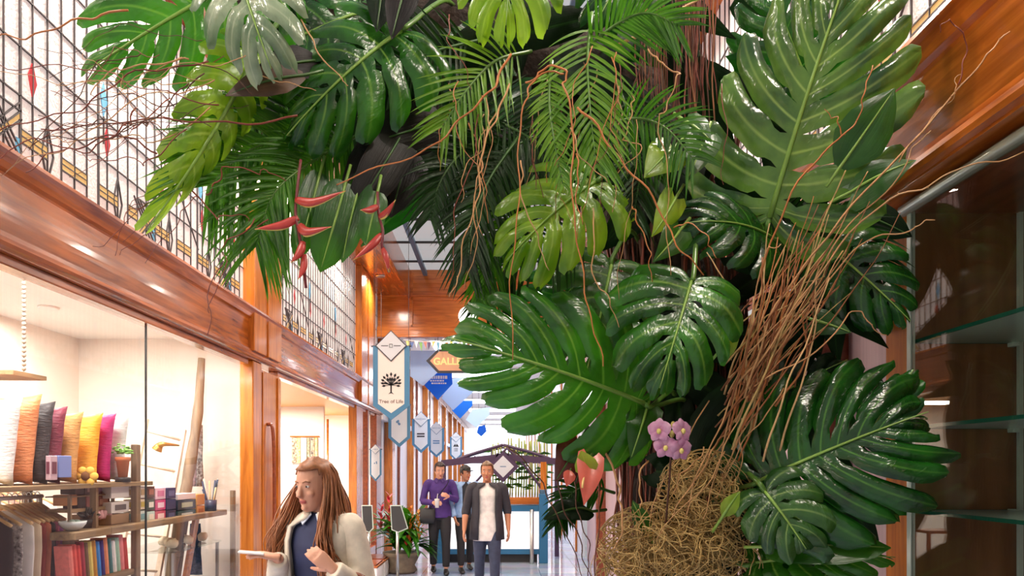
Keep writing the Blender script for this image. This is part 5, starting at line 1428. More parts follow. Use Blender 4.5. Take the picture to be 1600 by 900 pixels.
def banner(label, px0, px1, ytop, yside, ytip, d, kind, cords=True, group=None, ysh=None):
    s = F / d
    cx = ((px0 + px1) / 2 - CX) / s; hw = (px1 - px0) / 2 / s
    zt, zs, zp = EYE + (CY - ytop) / s, EYE + (CY - yside) / s, EYE + (CY - ytip) / s
    root = thing('hanging_banner', label, 'banner', (cx, d, zt), group)
    poly = [(-hw, zt), (hw, zt), (hw, zs), (0, zp), (-hw, zs)]
    MB().prism(poly, lambda a, b, c: (cx + a, d + c, b), .03).build('border', M['banner_blue'], root)
    q = .14 * hw * 2
    poly2 = [(-hw + q, zt - .0), (hw - q, zt - .0), (hw - q, zs + q * .35), (0, zp + q * 1.3), (-hw + q, zs + q * .35)]
    MB().prism(poly2, lambda a, b, c: (cx + a, d - .016 + c, b), .006).build('cloth', M['banner_cream' if kind == 'tree' else 'banner_white'], root)
    dh = hw * .86
    MB().prism([(0, zt + dh), (dh, zt), (0, zt - dh), (-dh, zt)], lambda a, b, c: (cx + a, d - .026 + c, b), .01).build('diamond_rim', M['dk_frame' if kind == 'tree' else 'banner_blue'], root)
    e = dh * .92
    MB().prism([(0, zt + e), (e, zt), (0, zt - e), (-e, zt)], lambda a, b, c: (cx + a, d - .034 + c, b), .006).build('diamond', M['banner_white'], root)
    y = d - .038
    # little ornament on the diamond
    orn = MB()
    r = dh * .14
    for a in range(4):
        an_ = PI / 4 + a * PI / 2
        orn.bar((cx + r * math.cos(an_), y, zt + r * math.sin(an_)), (cx + r * math.cos(an_ + PI / 2), y, zt + r * math.sin(an_ + PI / 2)), .003, .01 * dh * 6, up=(0, 1, 0))
    for sg in (-1, 1): orn.box(cx + sg * dh * .4 - dh * .22, cx + sg * dh * .4 + dh * .22, y, y + .002, zt - dh * .025, zt + dh * .025)
    orn.build('ornament', M['ink_b'] if kind != 'tree' else M['charcoal'], root)
    if kind == 'tree':
        mb = MB(); y = d - .022
        zc = zs + (zt - zs) * .38; z0 = zc - hw * .62
        mb.add([(cx - hw * .16, y, z0), (cx - hw * .04, y, z0 + hw * .12), (cx - hw * .045, y, zc - hw * .1), (cx + hw * .045, y, zc - hw * .1), (cx + hw * .04, y, z0 + hw * .12), (cx + hw * .16, y, z0), (cx, y, z0 + hw * .06)], [(0, 6, 1), (6, 4, 1), (6, 5, 4), (1, 4, 3, 2)])
        c0 = Vector((cx, y, zc - hw * .12))
        for a, l in [(90, .75), (68, .72), (112, .72), (48, .7), (132, .7), (30, .66), (150, .66), (12, .6), (168, .6), (-6, .5), (186, .5), (58, .45), (122, .45), (80, .42), (100, .42), (20, .4), (160, .4)]:
            an_ = math.radians(a); dv = Vector((math.cos(an_), 0, math.sin(an_))); sd = Vector((-dv.z, 0, dv.x))
            e0 = c0 + dv * hw * l * .8
            mb.bar(c0 + dv * hw * .05, e0 - dv * hw * .04, .002, hw * .035, up=(0, 1, 0)) if False else mb.add([c0 - sd * hw * .015, c0 + sd * hw * .015, e0 + sd * hw * .012, e0 - sd * hw * .012], [(0, 1, 2, 3)])
            mb.add([e0 - dv * hw * .14, e0 + sd * hw * .07, e0 + dv * hw * .12, e0 - sd * hw * .07], [(0, 1, 2, 3)])
        mb.build('tree_emblem', M['ink'], root)
        text('Tree of Life', (cx, d - .022, zc - hw * 1.02), hw * .28, M['ink_br'], root)
    elif kind == 'lines':
        mb = MB()
        zc = (zt + zs) / 2 - hw * .2
        for k in range(2): mb.box(cx - hw * .45, cx + hw * .4, d - .022, d - .020, zc - hw * .28 * k - hw * .09, zc - hw * .28 * k + hw * .07)
        mb.build('printed_words', M['ink_b'] if px0 > 660 else M['dk_frame'], root)
    elif kind == 'peak':
        mb = MB(); zc = (zt + zs) / 2 - hw * .1
        for o in (-.22, .22): mb.add([(cx + hw * (o - .25), d - .022, zc), (cx + hw * (o + .25), d - .022, zc), (cx + hw * o * .6, d - .022, zc + hw * .5)], [(0, 1, 2)])
        for k in range(3): mb.box(cx - hw * .3, cx + hw * .3, d - .022, d - .020, zc - hw * (.3 + .22 * k), zc - hw * (.24 + .22 * k))
        mb.build('printed_peaks', M['ink'], root)
    elif kind == 'mark':
        mb = MB(); zc = (zt + zs) / 2
        for k in range(4): mb.ball((cx + rnd.uniform(-.2, .2) * hw, d - .021, zc + rnd.uniform(-.3, .3) * hw), hw * .1, .003, hw * .12, 8, 5)
        mb.build('printed_mark', M['ink_b'], root, smooth=True)
    if cords:
        zt2 = 5.05 if d < 12.5 else 4.2
        for sg in (-1, 1): MB().tube([(cx + sg * hw * .95, d, zt), (cx + sg * hw * .95, d, zt2)], .003, 5).build('cord', M['charcoal'], root)
        MB().tube([(cx - hw * 1.1, d, zt), (cx + hw * 1.1, d, zt)], .01, 8).build('rod', M['dk_frame'], root, smooth=True)
    return root


banner('cream banner with a black tree emblem and blue border, the largest hanging one', 583, 640, 541, 634, 656, 9.0, 'tree')
banner('white banner partly hidden behind the tree banner', 607, 641, 632, 684, 699, 13.4, 'mark')
banner('white banner with two dark printed lines, right of the hidden one', 644, 672, 655, 695, 708, 15.6, 'lines')
banner('white banner with one pale blue printed line above the man in purple', 670, 694, 669, 704, 715, 18.4, 'lines')
banner('white banner with small dark peaks above the capped person', 703, 722, 683, 711, 720, 23.5, 'peak')
banner('small white banner in front of the room doorway post', 578, 596, 702, 742, 752, 11.6, 'mark')

gs = thing('hexagon_sign', 'tan hexagonal sign with gold letters in a dark frame under the portal', 'sign', tuple(P(707, 545, 12.4)))
d = 12.4; hx = lambda pts: [((a - CX) / F * d, EYE + (CY - b) / F * d) for a, b in pts]
MB().prism(hx([(666, 564), (684, 546), (730, 546), (748, 564), (730, 583), (684, 583)]), lambda a, b, c: (a, d + c, b), .04).build('frame', M['dk_frame'], gs)
MB().prism(hx([(672, 564), (686, 549.5), (728, 549.5), (742, 564), (728, 579.5), (686, 579.5)]), lambda a, b, c: (a, d - .022 + c, b), .006).build('face', mat('tan sign face', srgb(206, 158, 122), .5), gs)
text('GALLERY', P(708, 565, 12.372), .17, mat('gold letters', srgb(248, 224, 150), .4), gs, font_bold=.006)
for px in (684, 730):
    a = P(px, 546, 12.4); MB().tube([a, (a.x, 12.44, 3.94)], .005, 5).build('cord', M['charcoal'], gs)

bn = thing('bunting', 'string of small coloured pennants under the portal beam', 'bunting', tuple(P(665, 533, 12.3)))
MB().tube([P(630, 531, 12.3), P(665, 534, 12.3), P(705, 532, 12.3), P(760, 536, 12.3)], .006, 5).build('cord', M['white'], bn)
pc = [(230, 220, 120), (60, 90, 150), (240, 236, 230), (120, 170, 90), (210, 120, 110), (90, 70, 110), (240, 200, 110), (120, 180, 210), (236, 236, 240), (220, 130, 80)]
for i in range(18):
    px = 634 + i * 6.8; y = 533 + (2 if i % 2 else 0)
    a, b, c = P(px, y, 12.3), P(px + 5.6, y, 12.3), P(px + rnd.uniform(1, 5), y + rnd.uniform(9, 15), 12.28)
    MB().add([a, b, b * .3 + c * .7, c], [(0, 1, 2, 3)]).build('pennant', mat('pennant', srgb(*pc[i % 10]), .6), bn, solid=.004)

M['flag_pale'] = mat('pale blue cloth flag', srgb(210, 226, 246), .6, trans=.5)
M['flag_blue'] = mat('bright blue cloth flag', srgb(30, 128, 226), .6, trans=.4)
flags = [('pale blue cloth flag with a pointed tip, nearest to the portal', [(641, 548), (694, 548), (690, 576), (661, 603), (641, 588)], 13.2, 'flag_pale'),
         ('bright blue cloth flag with white lettering', [(680, 583), (706, 583), (707, 600), (684, 625), (663, 602)], 13.6, 'flag_blue'),
         ('pale blue cloth flag beside the blue one with lettering', [(706, 592), (744, 588), (742, 610), (708, 641), (690, 622)], 14.4, 'flag_pale'),
         ('small bright blue flag lower along the far arcade', [(722, 626), (738, 626), (738, 634), (719, 654), (706, 641)], 15.2, 'flag_blue'),
         ('small pale flag far along the arcade', [(738, 640), (766, 636), (764, 650), (744, 668), (728, 656)], 16.5, 'flag_pale'),
         ('tiny sky blue flag far along the arcade', [(748, 666), (758, 664), (760, 674), (752, 682), (745, 676)], 18, 'flag_blue')]
for lb, pts, d, m in flags:
    t = thing('cloth_flag', lb, 'flag', tuple(P(*pts[0], d)))
    MB().prism([((a - CX) / F * d, EYE + (CY - b) / F * d) for a, b in pts], lambda a, b, c: (a, d + c, b), .012).build('cloth', M[m], t)
    for q in pts[:2]:
        a = P(*q, d); MB().tube([a, (a.x, d, 4.2)], .004, 5).build('cord', M['charcoal'], t)
    if 'lettering' in lb:
        g = MB()
        for k, (y, a, b) in enumerate([(590, 674, 698), (595, 672, 696), (599, 674, 698)]):
            q0, q1 = P(a, y - 1.3 if k else y - 3, d - .02), P(b, y + (1 if k else 2), d - .02)
            x = q0.x
            while x < q1.x - .03:
                w_ = rnd.uniform(.02, .05); g.box(x, x + w_, d - .014, d - .01, q1.z, q0.z); x += w_ + .012
        g.build('printed_words', M['white'], t)

gl = thing('globe_lamp', 'white glowing globe lamp on the portal beam', 'lamp', tuple(P(731, 510, 12.2)))
MB().ball(P(731, 494, 12.2), .165, n=24, k=16).build('globe', mat('glowing opal globe', (1, 1, 1, 1), .3, emit=(1, .97, .9, 1), estr=3), gl, smooth=True)
MB().tube(catmull([P(731, 508, 12.2), P(731, 518, 12.2), P(731, 522, 12.35), P(731, 522, 12.5)], 4), .02, 8).build('bracket', M['steel'], gl, smooth=True)

# ================================================================== KIOSK
M['purple'] = mat('dark plum painted steel', srgb(74, 52, 78), .4)
M['panel_white'] = mat('glowing white counter panel', srgb(250, 250, 252), .3, emit=(1, 1, 1, 1), estr=.55)  # plain white panel given a weak glow of its own
ks = thing('kiosk', 'blue and white kiosk with arched steel canopy in the middle of the arcade', 'kiosk', (-.1, 12.0, 0))
d = 12.0
xa, xb = -1.05, .72
zf = lambda py: EYE + (CY - py) / F * d
MB().box(xa, xb, d - .02, d + .45, zf(788), zf(777)).build('counter', M['wood_x'], ks, bevel=.006)
MB().box(xa, xb, d, d + .4, zf(799), zf(790)).build('rail', M['blue'], ks)
MB().box(xa + .03, xb - .03, d + .02, d + .38, zf(860), zf(799)).build('panel', M['panel_white'], ks)
MB().box(xa, xb, d, d + .4, zf(866), zf(858)).build('base_rail', M['blue'], ks)
MB().box(xa + .1, xb - .1, d + .08, d + .3, 0, zf(866)).build('plinth', M['charcoal'], ks)
for x in (xa, xb - .0):
    pz = MB().box(x - .075, x + .075, d - .06, d + .09, 0, 1.18).build('corner_post', M['blue'], ks, bevel=.01)
    MB().box(x - .06, x + .06, d - .045, d + .075, 1.18, 1.25).build('cap', M['blue_d'], pz, bevel=.01)
    MB().box(x - .05, x + .05, d - .035, d + .065, 1.25, 1.72).build('upper_post', M['wood_v'], ks)
MB().tube([P(831, 796, d - .1), P(831, 870, d - .1), (P(831, 796, d - .1).x, d - .1, 0)], .035, 10).build('steel_post', M['steel'], ks, smooth=True)
def arc(a, m_, b, r): return MB().tube(catmull([P(*a), P(*m_), P(*b)], 8), r, 8)
arc((686, 730, d), (730, 712, d), (786, 695, d), .026).build('rafter', M['purple'], ks, smooth=True)
arc((786, 695, d), (840, 710, d), (905, 735, d), .026).build('rafter', M['purple'], ks, smooth=True)
MB().bar(P(690, 724, d), P(795, 713, d), .05, .11).build('tie_beam', M['purple'], ks)
MB().bar(P(775, 713, d), P(880, 722, d), .05, .11).build('tie_beam', M['purple'], ks)
arc((728, 770, d), (760, 735, d), (792, 700, d), .02).build('brace', M['purple'], ks, smooth=True)
arc((792, 700, d), (820, 728, d), (852, 772, d), .02).build('brace', M['purple'], ks, smooth=True)
for px in (742, 768, 805, 830): MB().tube([P(px, 717, d), P(px, 700 + abs(px - 786) * .28, d)], .012, 6).build('strut', M['purple'], ks)
for y in (12.9,):
    arc((700, 726, y), (740, 710, y), (786, 699, y), .024).build('rafter', M['purple'], ks, smooth=True)
    arc((786, 699, y), (830, 710, y), (880, 726, y), .024).build('rafter', M['purple'], ks, smooth=True)
MB().box(xa - .05, xb + .4, 12.85, 12.95, 1.7, 1.75).build('back_beam', M['purple'], ks)
for x in (xa, xb + .3): MB().box(x - .04, x + .04, 12.86, 12.94, 0, 1.72).build('back_post', M['purple'], ks)
dg = thing('diamond_sign', 'white diamond sign in a plum frame hanging on the kiosk canopy', 'sign', tuple(P(786, 728, 11.9)))
c = P(786, 729, 11.9); h = .27
MB().prism([(0, h), (h, 0), (0, -h), (-h, 0)], lambda a, b, q: (c.x + a, c.y + q, c.z + b), .05).build('frame', M['purple'], dg)
h = .185
MB().prism([(0, h), (h, 0), (0, -h), (-h, 0)], lambda a, b, q: (c.x + a, c.y - .028 + q, c.z + b), .006).build('face', M['banner_white'], dg)
MB().box(c.x - .05, c.x + .05, c.y - .034, c.y - .032, c.z - .006, c.z + .006).build('ornament', M['ink_b'], dg)
# bamboo behind the counter
M['bamboo'] = mat('bamboo cane', srgb(196, 190, 110), .4, var=.3, vscale=6, col2=srgb(120, 160, 70))
for i in range(20):
    px = 770 + i * 4.4 + rnd.uniform(-1, 1); a = P(px, 779, 12.3); top = P(px + rnd.uniform(-2, 2), rnd.uniform(684, 700), 12.3)
    t = thing('bamboo', 'green bamboo cane standing behind the kiosk counter', 'bamboo', (a.x, 12.35, 1.12), 'bamboo canes behind the kiosk counter')
    MB().tube(catmull([(a.x, 12.35, 1.12), ((a.x + top.x) / 2 + .01, 12.35, (1.12 + top.z) / 2), (top.x, 12.35, top.z)], 5), .014, 7).build('cane', M['bamboo'], t, smooth=True)
    lf = MB()
    for k in range(5):
        z = 1.3 + k * .14 + rnd.uniform(-.05, .05); sg = rnd.choice((-1, 1))
        lf.add([(a.x, 12.34, z), (a.x + sg * .06, 12.32, z + .03), (a.x + sg * .15, 12.33, z - .01), (a.x + sg * .06, 12.34, z - .015)], [(0, 1, 2, 3)])
    lf.build('leaves', M['leaf_lily'], t)

# ================================================================== PLANTER AND SIGN STANDS
pd = 10.9
pc_ = P(628, 880, pd)
pl = thing('planter', 'stone bowl planted with bromeliads beside the shopfront', 'planter', (pc_.x, pd, 0))
MB().lathe((pc_.x, pd, 0), [(.20, 0), (.24, .04), (.20, .12), (.27, .26), (.30, .32), (.27, .32)], 24).build('bowl', mat('brown stone bowl', srgb(120, 104, 86), .7, var=.25, vscale=10), pl, smooth=True)
fl = MB()


def leaf_into(mb, B, dr, L, w, droop, uvs=True):
    dr = dr.normalized(); sd = dr.cross(Vector((0, 0, 1)))
    sd = sd.normalized() if sd.length > .05 else Vector((1, 0, 0))
    vv, uu = [], []
    for i in range(7):
        s = i / 6
        c = B + dr * L * s + Vector((0, 0, -1)) * L * droop * s * s
        ww = w * math.sin(PI * min(.98, .15 + .84 * s)) ** .8
        vv += [c - sd * ww + Vector((0, 0, .3 * ww)), c, c + sd * ww + Vector((0, 0, .3 * ww))]; uu += [(s, 0), (s, .5), (s, 1)]
    mb.add(vv, [(i * 3 + q, i * 3 + q + 1, i * 3 + q + 4, i * 3 + q + 3) for i in range(6) for q in range(2)], 0, uu)


for i in range(170):
    a = rnd.uniform(0, 6.28); e = rnd.uniform(.1, 1.3)
    dr = Vector((math.cos(a) * math.cos(e), math.sin(a) * math.cos(e), math.sin(e)))
    B = Vector((pc_.x + rnd.uniform(-.15, .15), pd + rnd.uniform(-.15, .15), .34 + rnd.uniform(0, .4)))
    leaf_into(fl, B, dr, rnd.uniform(.35, .72), rnd.uniform(.03, .06), rnd.uniform(.15, .6))
fl.build('foliage', M['leaf_mid'], pl, smooth=True)
for (px, y0, y1, c, n_) in [(640, 850, 792, (226, 120, 40), 26), (654, 848, 800, (222, 150, 60), 20), (608, 838, 770, (190, 40, 56), 18), (634, 858, 838, (196, 44, 40), 14), (596, 830, 786, (196, 60, 70), 14)]:
    B = P(px, y0, pd - .15); T = P(px, y1, pd - .15)
    mb = MB()
    for k in range(n_):
        t = k / n_; a = k * 2.4
        q = B.lerp(T, t)
        leaf_into(mb, q, Vector((math.cos(a), math.sin(a), 1.1)), .15 * (1.2 - t * .6), .022, .05)
    mb.build('bromeliad', mat('bromeliad bract', srgb(*c), .4, var=.2, vscale=20), pl, smooth=True)
for i in range(34):
    pass
fr2 = MB()
for i in range(26):
    a = rnd.uniform(-.9, .9)
    leaf_into(fr2, Vector((pc_.x + .2, pd - .1, .42)), Vector((1, -.2 + rnd.uniform(-.4, .4), .5 + a * .5)), rnd.uniform(.3, .48), .022, rnd.uniform(.3, .8))
fr2.build('fern', M['leaf_lily'], pl, smooth=True)
for nm, px, d, lean in [('black framed menu stand left of the bromeliads', 576, 10.5, -.02), ('black framed menu stand in front of the bromeliads', 621, 10.2, .06)]:
    b = P(px, 845, d); top = P(px, 789, d)
    t = thing('sign_stand', nm, 'sign stand', (b.x, d, 0))
    MB().lathe((b.x, d, 0), [(.14, 0), (.14, .012), (.02, .02)], 18).build('base', M['steel'], t, smooth=True)
    MB().tube([(b.x, d, .01), (b.x, d, P(px, 822, d).z)], .022, 10).build('pole', M['steel'], t, smooth=True)
    z0, z1 = P(px, 832, d).z, top.z
    MB().prism([(-.10, z1), (.06, z1), (.10 + lean, z0 + .06), (.015, z0), (-.08, z0 + .04)], lambda u, v, w_: (b.x + u, d - .03 + w_, v), .02).build('frame', M['edge_glass'], t)
    MB().prism([(-.088, z1 - .014), (.05, z1 - .014), (.085 + lean, z0 + .07), (.015, z0 + .016), (-.068, z0 + .05)], lambda u, v, w_: (b.x + u, d - .044 + w_, v), .006).build('board', M['charcoal'], t)
for nm, y0 in [('low white planter trough nearest along the shopfront', 9.75), ('low white planter trough behind the nearest one', 10.42)]:
    t = thing('trough', nm, 'trough', (-1.85, y0, 0))
    MB().box(-2.12, -1.72, y0, y0 + .6, 0, .26).build('box', M['white'], t, bevel=.01)
    MB().box(-2.10, -1.74, y0 + .02, y0 + .58, .255, .275).build('soil', M['wood_d'], t)
    MB().box(-2.13, -1.71, y0 - .01, y0 + .61, .23, .26).build('rim', M['wood_h'], t, bevel=.004)
# ================================================================== PEOPLE
M['skin'] = mat('skin', srgb(214, 156, 128), .5, var=.06, vscale=6)
M['skin2'] = mat('tanned skin', srgb(186, 124, 90), .5, var=.06, vscale=6)
M['lips'] = mat('lips', srgb(186, 96, 92), .45)
M['eye'] = mat('dark eye', srgb(40, 30, 26), .2)
M['eyew'] = mat('eye white', srgb(236, 230, 226), .3)


class Fig:
    """places points given in a standing figure's own axes (x to its left seen from the front, -y forward)"""

    def __init__(self, x, y, yaw, H):
        self.o = Vector((x, y, 0)); self.c, self.s = math.cos(yaw), math.sin(yaw); self.k = H / 1.72

    def w(self, p):
        x, y, z = p[0] * self.k, p[1] * self.k, p[2] * self.k
        return Vector((self.o.x + x * self.c - y * self.s, self.o.y + x * self.s + y * self.c, z))

    def apply(self, mb):
        mb.v = [tuple(self.w(v)) for v in mb.v]
        return mb


def limb(mb, pts, rad, n=12, flat=1.0):
    cp = catmull(pts, 6)
    rr = np.interp(np.linspace(0, 1, len(cp)), np.linspace(0, 1, len(rad)), rad)
    mb.tube(cp, [float(r) for r in rr], n, flat=flat)


def hand(mb, wr, dr, nrm, side, curl=.5, sc=1.0):
    """palm and five fingers; dr = along the hand, nrm = back of the hand, side = +1/-1 thumb side"""
    wr, dr, nrm = Vector(wr), Vector(dr).normalized(), Vector(nrm)
    nrm = (nrm - dr * nrm.dot(dr)).normalized()
    sd = dr.cross(nrm) * side
    pal = [wr - dr * .01, wr + dr * .03 * sc, wr + dr * .06 * sc, wr + dr * .085 * sc]
    R = []
    for i, p in enumerate(pal):
        a_, b_ = [(.026, .02), (.034, .017), (.040, .015), (.040, .012)][i]
        R.append([p + (sd * math.cos(2 * PI * j / 12) * a_ + nrm * math.sin(2 * PI * j / 12) * b_) * sc for j in range(12)])
    mb.rings(R)
    for f, (o, l, r) in enumerate([(.030, .068, .0088), (.010, .078, .0092), (-.010, .073, .0088), (-.029, .058, .0078)]):
        b = wr + dr * .08 * sc + sd * o * sc
        a1 = curl * .7 + .05 * f; pts = [b - dr * .012]; d = dr.copy(); p = b.copy(); pts.append(p)
        for seg in range(3):
            a1 = curl * (.55 + .1 * f)
            d = (d * math.cos(a1) - nrm * math.sin(a1)).normalized()
            nrm2 = nrm
            nn = sd.cross(d); 
            p = p + d * l * (.42, .33, .25)[seg] * sc; pts.append(p.copy())
            dr2 = d
            # keep bending in the same plane
            nrm = nrm
        mb.tube(pts, [r * sc, r * sc, r * .95 * sc, r * .88 * sc, r * .7 * sc], 8)
    t0 = wr + dr * .02 * sc + sd * .028 * sc
    td = (dr * .75 + sd * .65 - nrm * .35 * (1 + curl)).normalized()
    mb.tube([t0 - td * .01, t0 + td * .028 * sc, t0 + td * .05 * sc + dr * .004, t0 + td * .066 * sc + dr * .012 * sc], [.012 * sc, .0115 * sc, .010 * sc, .007 * sc], 8)


HEADST = [(-.122, .022, .026, -.052), (-.112, .036, .044, -.042), (-.09, .050, .064, -.026), (-.055, .064, .083, -.012), (-.02, .070, .092, -.004), (.015, .073, .096, 0), (.05, .074, .097, .004), (.08, .066, .088, .006), (.103, .048, .066, .008), (.118, .024, .034, .009)]


def head_parts(fig, root, C, yaw, pitch, skin, detail=True):
    """C = centre of the head in figure axes; returns the mapping into the figure"""
    cy, sy, cp, sp = math.cos(yaw), math.sin(yaw), math.cos(pitch), math.sin(pitch)

    def h(p):
        x, y, z = p
        y, z = y * cp - z * sp, y * sp + z * cp
        return (C[0] + x * cy - y * sy, C[1] + x * sy + y * cy, C[2] + z)
    mb = MB()
    mb.ell([(0, y, z, rx, ry) for z, rx, ry, y in HEADST], 24)
    mb.tube([(0, -.092, .012), (0, -.104, -.012), (0, -.116, -.034), (0, -.096, -.046)], [.009, .011, .0145, .009], 8)       # nose
    for s in (-1, 1):
        mb.ball((s * .076, .008, -.012), .009, .02, .032, 10, 8)                                                    # ears
        mb.ball((s * .032, -.074, -.03), .024, .018, .02, 10, 8)                                                    # cheeks
    mb.ball((0, -.082, .03), .05, .014, .012, 12, 6)                                                                 # brow
    mb.ball((0, -.086, -.098), .02, .016, .016, 10, 6)                                                               # chin
    mb.v = [h(v) for v in mb.v]
    face = []
    if detail:
        lp = MB(); lp.ball((0, -.094, -.064), .023, .009, .0045, 12, 6); lp.ball((0, -.092, -.072), .020, .009, .005, 12, 6); lp.v = [h(v) for v in lp.v]
        face.append(('lips', lp, M['lips']))
        for s in (-1, 1):
            e = MB().ball((s * .031, -.084, .006), .0125, .008, .0065, 10, 6); e.v = [h(v) for v in e.v]; face.append(('eye', e, M['eyew']))
            e = MB().ball((s * .031, -.0905, .006), .0055, .003, .0055, 8, 6); e.v = [h(v) for v in e.v]; face.append(('iris', e, M['eye']))
            e = MB().tube([h((s * .014, -.094, .026)), h((s * .032, -.092, .032)), h((s * .05, -.08, .026))], [.003, .0035, .002], 6); face.append(('eyebrow', e, None))
    return mb, h, face


def hair_cap(h, f=1.09, front=.078, low=-.06, side=-.02):
    """shell over the crown, open at the face"""
    mb = MB()
    st = [(z, rx * f + .002, ry * f + .002, y) for z, rx, ry, y in HEADST if z >= low] + [(.128, .02, .03, .01), (.131, .004, .006, .01)]
    n = 28
    ids = {}
    vs = []
    for k, (z, rx, ry, y) in enumerate(st):
        for j in range(n):
            a = 2 * PI * j / n
            p = Vector((rx * math.cos(a), y + ry * math.sin(a), z + .004))
            p *= 1 + .05 * noise.noise(p * 60)
            ids[k, j] = len(vs); vs.append(p)
    fs = []
    for k in range(len(st) - 1):
        for j in range(n):
            q = [ids[k, j], ids[k, (j + 1) % n], ids[k + 1, (j + 1) % n], ids[k + 1, j]]
            c = sum((vs[i] for i in q), Vector()) / 4
            if c.y < -.015 - max(0, (c.z - .02)) * .3 and c.z < front: continue
            if c.y < .03 and c.z < side: continue
            fs.append(tuple(q))
    mb.add([h(v) for v in vs], fs)
    return mb


def person(label, x, y, yaw, H, arms, hd, step=.0, skin='skin', top=None, trouser=(40, 38, 42), shoe=(30, 28, 30), hair=(60, 40, 30), sleeves=1.0, jacket=None, jacket_sleeve=1.0, tee_len=.88, cap=None, woman=False, vox=.006, hand_curl=(.5, .5), hand_dir=None, collar=None):
    fig = Fig(x, y, yaw, H)
    root = thing('person', label, 'person', (x, y, 0))
    sw = .175 if woman else .195
    body = MB()
    wst = (.118, .088) if woman else (.138, .1)
    body.ell([(0, .01, .84, .13, .10), (0, .01, .92, .16, .11), (0, .005, 1.0, .148, .102), (0, 0, 1.1, wst[0], wst[1]), (0, 0, 1.22, .145, .108), (0, 0, 1.32, .16, .115), (0, .005, 1.40, .165, .095), (0, .012, 1.45, .11, .07), (0, .015, 1.48, .058, .056), (0, .012, 1.53, .052, .054), (0, .005, 1.57, .05, .054)], 24)
    legs = []
    for s in (-1, 1):
        st = step * s
        legs.append([(s * .085, 0, .90), (s * .095, -.03 - st * .55, .50), (s * .095, .015 - st, .09 + max(0, -st) * .12)])
    for L in legs:
        limb(body, L, [.085, .078, .056, .05, .036])
    for (sh, el, wr), hc, hdv, sg in zip(arms, hand_curl, hand_dir or [None, None], (-1, 1)):
        limb(body, [(sg * .10, .005, 1.40), sh, el], [.05, .055, .046, .038], 12)
        limb(body, [el, wr], [.040, .041, .033, .025], 12)
        d = Vector(wr) - Vector(el)
        dv, nv = hdv if hdv else (d, (sg, -.2, 0))
        hand(body, wr, dv, nv, -1 if sg > 0 else 1, hc, .95 if woman else 1.03)
    hm, h, face = head_parts(fig, root, hd[0], hd[1], hd[2], skin)
    body.add(hm.v, hm.f)
    fig.apply(body).build('body', M[skin], root, remesh=vox, smooth_it=3)
    hmat = mat('hair', srgb(*hair), .45, var=.3, vscale=60, stretch=(1, 1, .15))
    for nm, mb, m in face: fig.apply(mb).build(nm, m or hmat, root, smooth=True)
    fig.apply(hair_cap(h)).build('hair', hmat, root, smooth=True, solid=.006)
    # trousers
    tr = MB()
    tr.ell([(0, .01, .84, .14, .108), (0, .01, .92, .172, .122), (0, .005, 1.0, .160, .115), (0, 0, 1.04, .150, .108)], 24)
    for L in legs: limb(tr, [(L[0][0], L[0][1], .92), L[1], (L[2][0], L[2][1], L[2][2] + .03)], [.098, .09, .07, .064, .056])
    fig.apply(tr).build('trousers', mat('trouser cloth', srgb(*trouser), .75, var=.15, vscale=20), root, remesh=.012, smooth_it=4)
    for L in legs:
        a = L[2]
        sh_ = MB().rings([[(a[0] + .045 * w_ * math.cos(2 * PI * j / 14), a[1] + yy, max(.004, a[2] - .09 + .004) + hh * (.5 + .5 * math.sin(2 * PI * j / 14))) for j in range(14)] for yy, w_, hh in [(.07, .5, .05), (.05, .8, .09), (-.02, .85, .09), (-.09, 1.0, .07), (-.15, .9, .05), (-.185, .45, .035)]])
        fig.apply(sh_).build('shoe', mat('shoe', srgb(*shoe), .5), root, smooth=True)

    def shirt(name, col, zl, off, slv, parent=root, m_=None, hem=1.0):
        mb = MB()
        mb.ell(([(0, .008, zl, .188, .138), (0, .008, .93, .188, .138), (0, .005, 1.0, .182, .132), (0, .003, 1.06, .172, .126)] if zl < .9 else [(0, .008, zl, .165 + off, .118 + off)]) + [(0, 0, 1.1, wst[0] + .012 + off, wst[1] + .012 + off), (0, 0, 1.22, .15 + off, .114 + off), (0, 0, 1.32, .164 + off, .12 + off), (0, .005, 1.40, .168 + off, .10 + off), (0, .012, 1.455, .115 + off, .075 + off), (0, .014, 1.48, .066 + off, .062 + off)], 28)
        if slv > 0:
            for (sh, el, wr) in arms:
                sg = 1 if sh[0] > 0 else -1
                limb(mb, [(sg * .10, .005, 1.40), sh, el], [.06 + off, .066 + off, .058 + off, .052 + off])
                if slv > .5:
                    e = Vector(el).lerp(Vector(wr), min(1, (slv - .5) * 2) * .96)
                    limb(mb, [el, tuple(e)], [.052 + off, .05 + off, .042 + off])
        return fig.apply(mb).build(name, m_ or mat(name + ' cloth', srgb(*col), .75, var=.14, vscale=18), parent, remesh=.010, smooth_it=4)
    if top: shirt('shirt', top, tee_len, .0, sleeves if not jacket else 0)
    if jacket:
        jc, gap, zl, jo = jacket
        jm = mat('jacket cloth', srgb(*jc), .75, var=.14, vscale=18)
        mb = MB(); n = 30
        R = []
        for (z, rx, ry, yc) in [(zl, .20, .145, .01), (.95, .19, .14, .008), (1.08, wst[0] + .035, wst[1] + .035, 0), (1.22, .17, .135, 0), (1.34, .18, .135, 0), (1.41, .178, .115, .005), (1.455, .125, .088, .012), (1.478, .085, .076, .014)]:
            r = []
            g = gap * (.35 if z > 1.44 else 1)
            for j in range(n):
                a = -PI / 2 + g + (2 * PI - 2 * g) * j / (n - 1)
                r.append(((rx + jo) * math.cos(a), yc + (ry + jo) * math.sin(a), z))
            R.append(r)
        mb.rings(R, closed=False, cap=False)
        j1 = fig.apply(mb).build('jacket', jm, root, smooth=True, solid=.012)
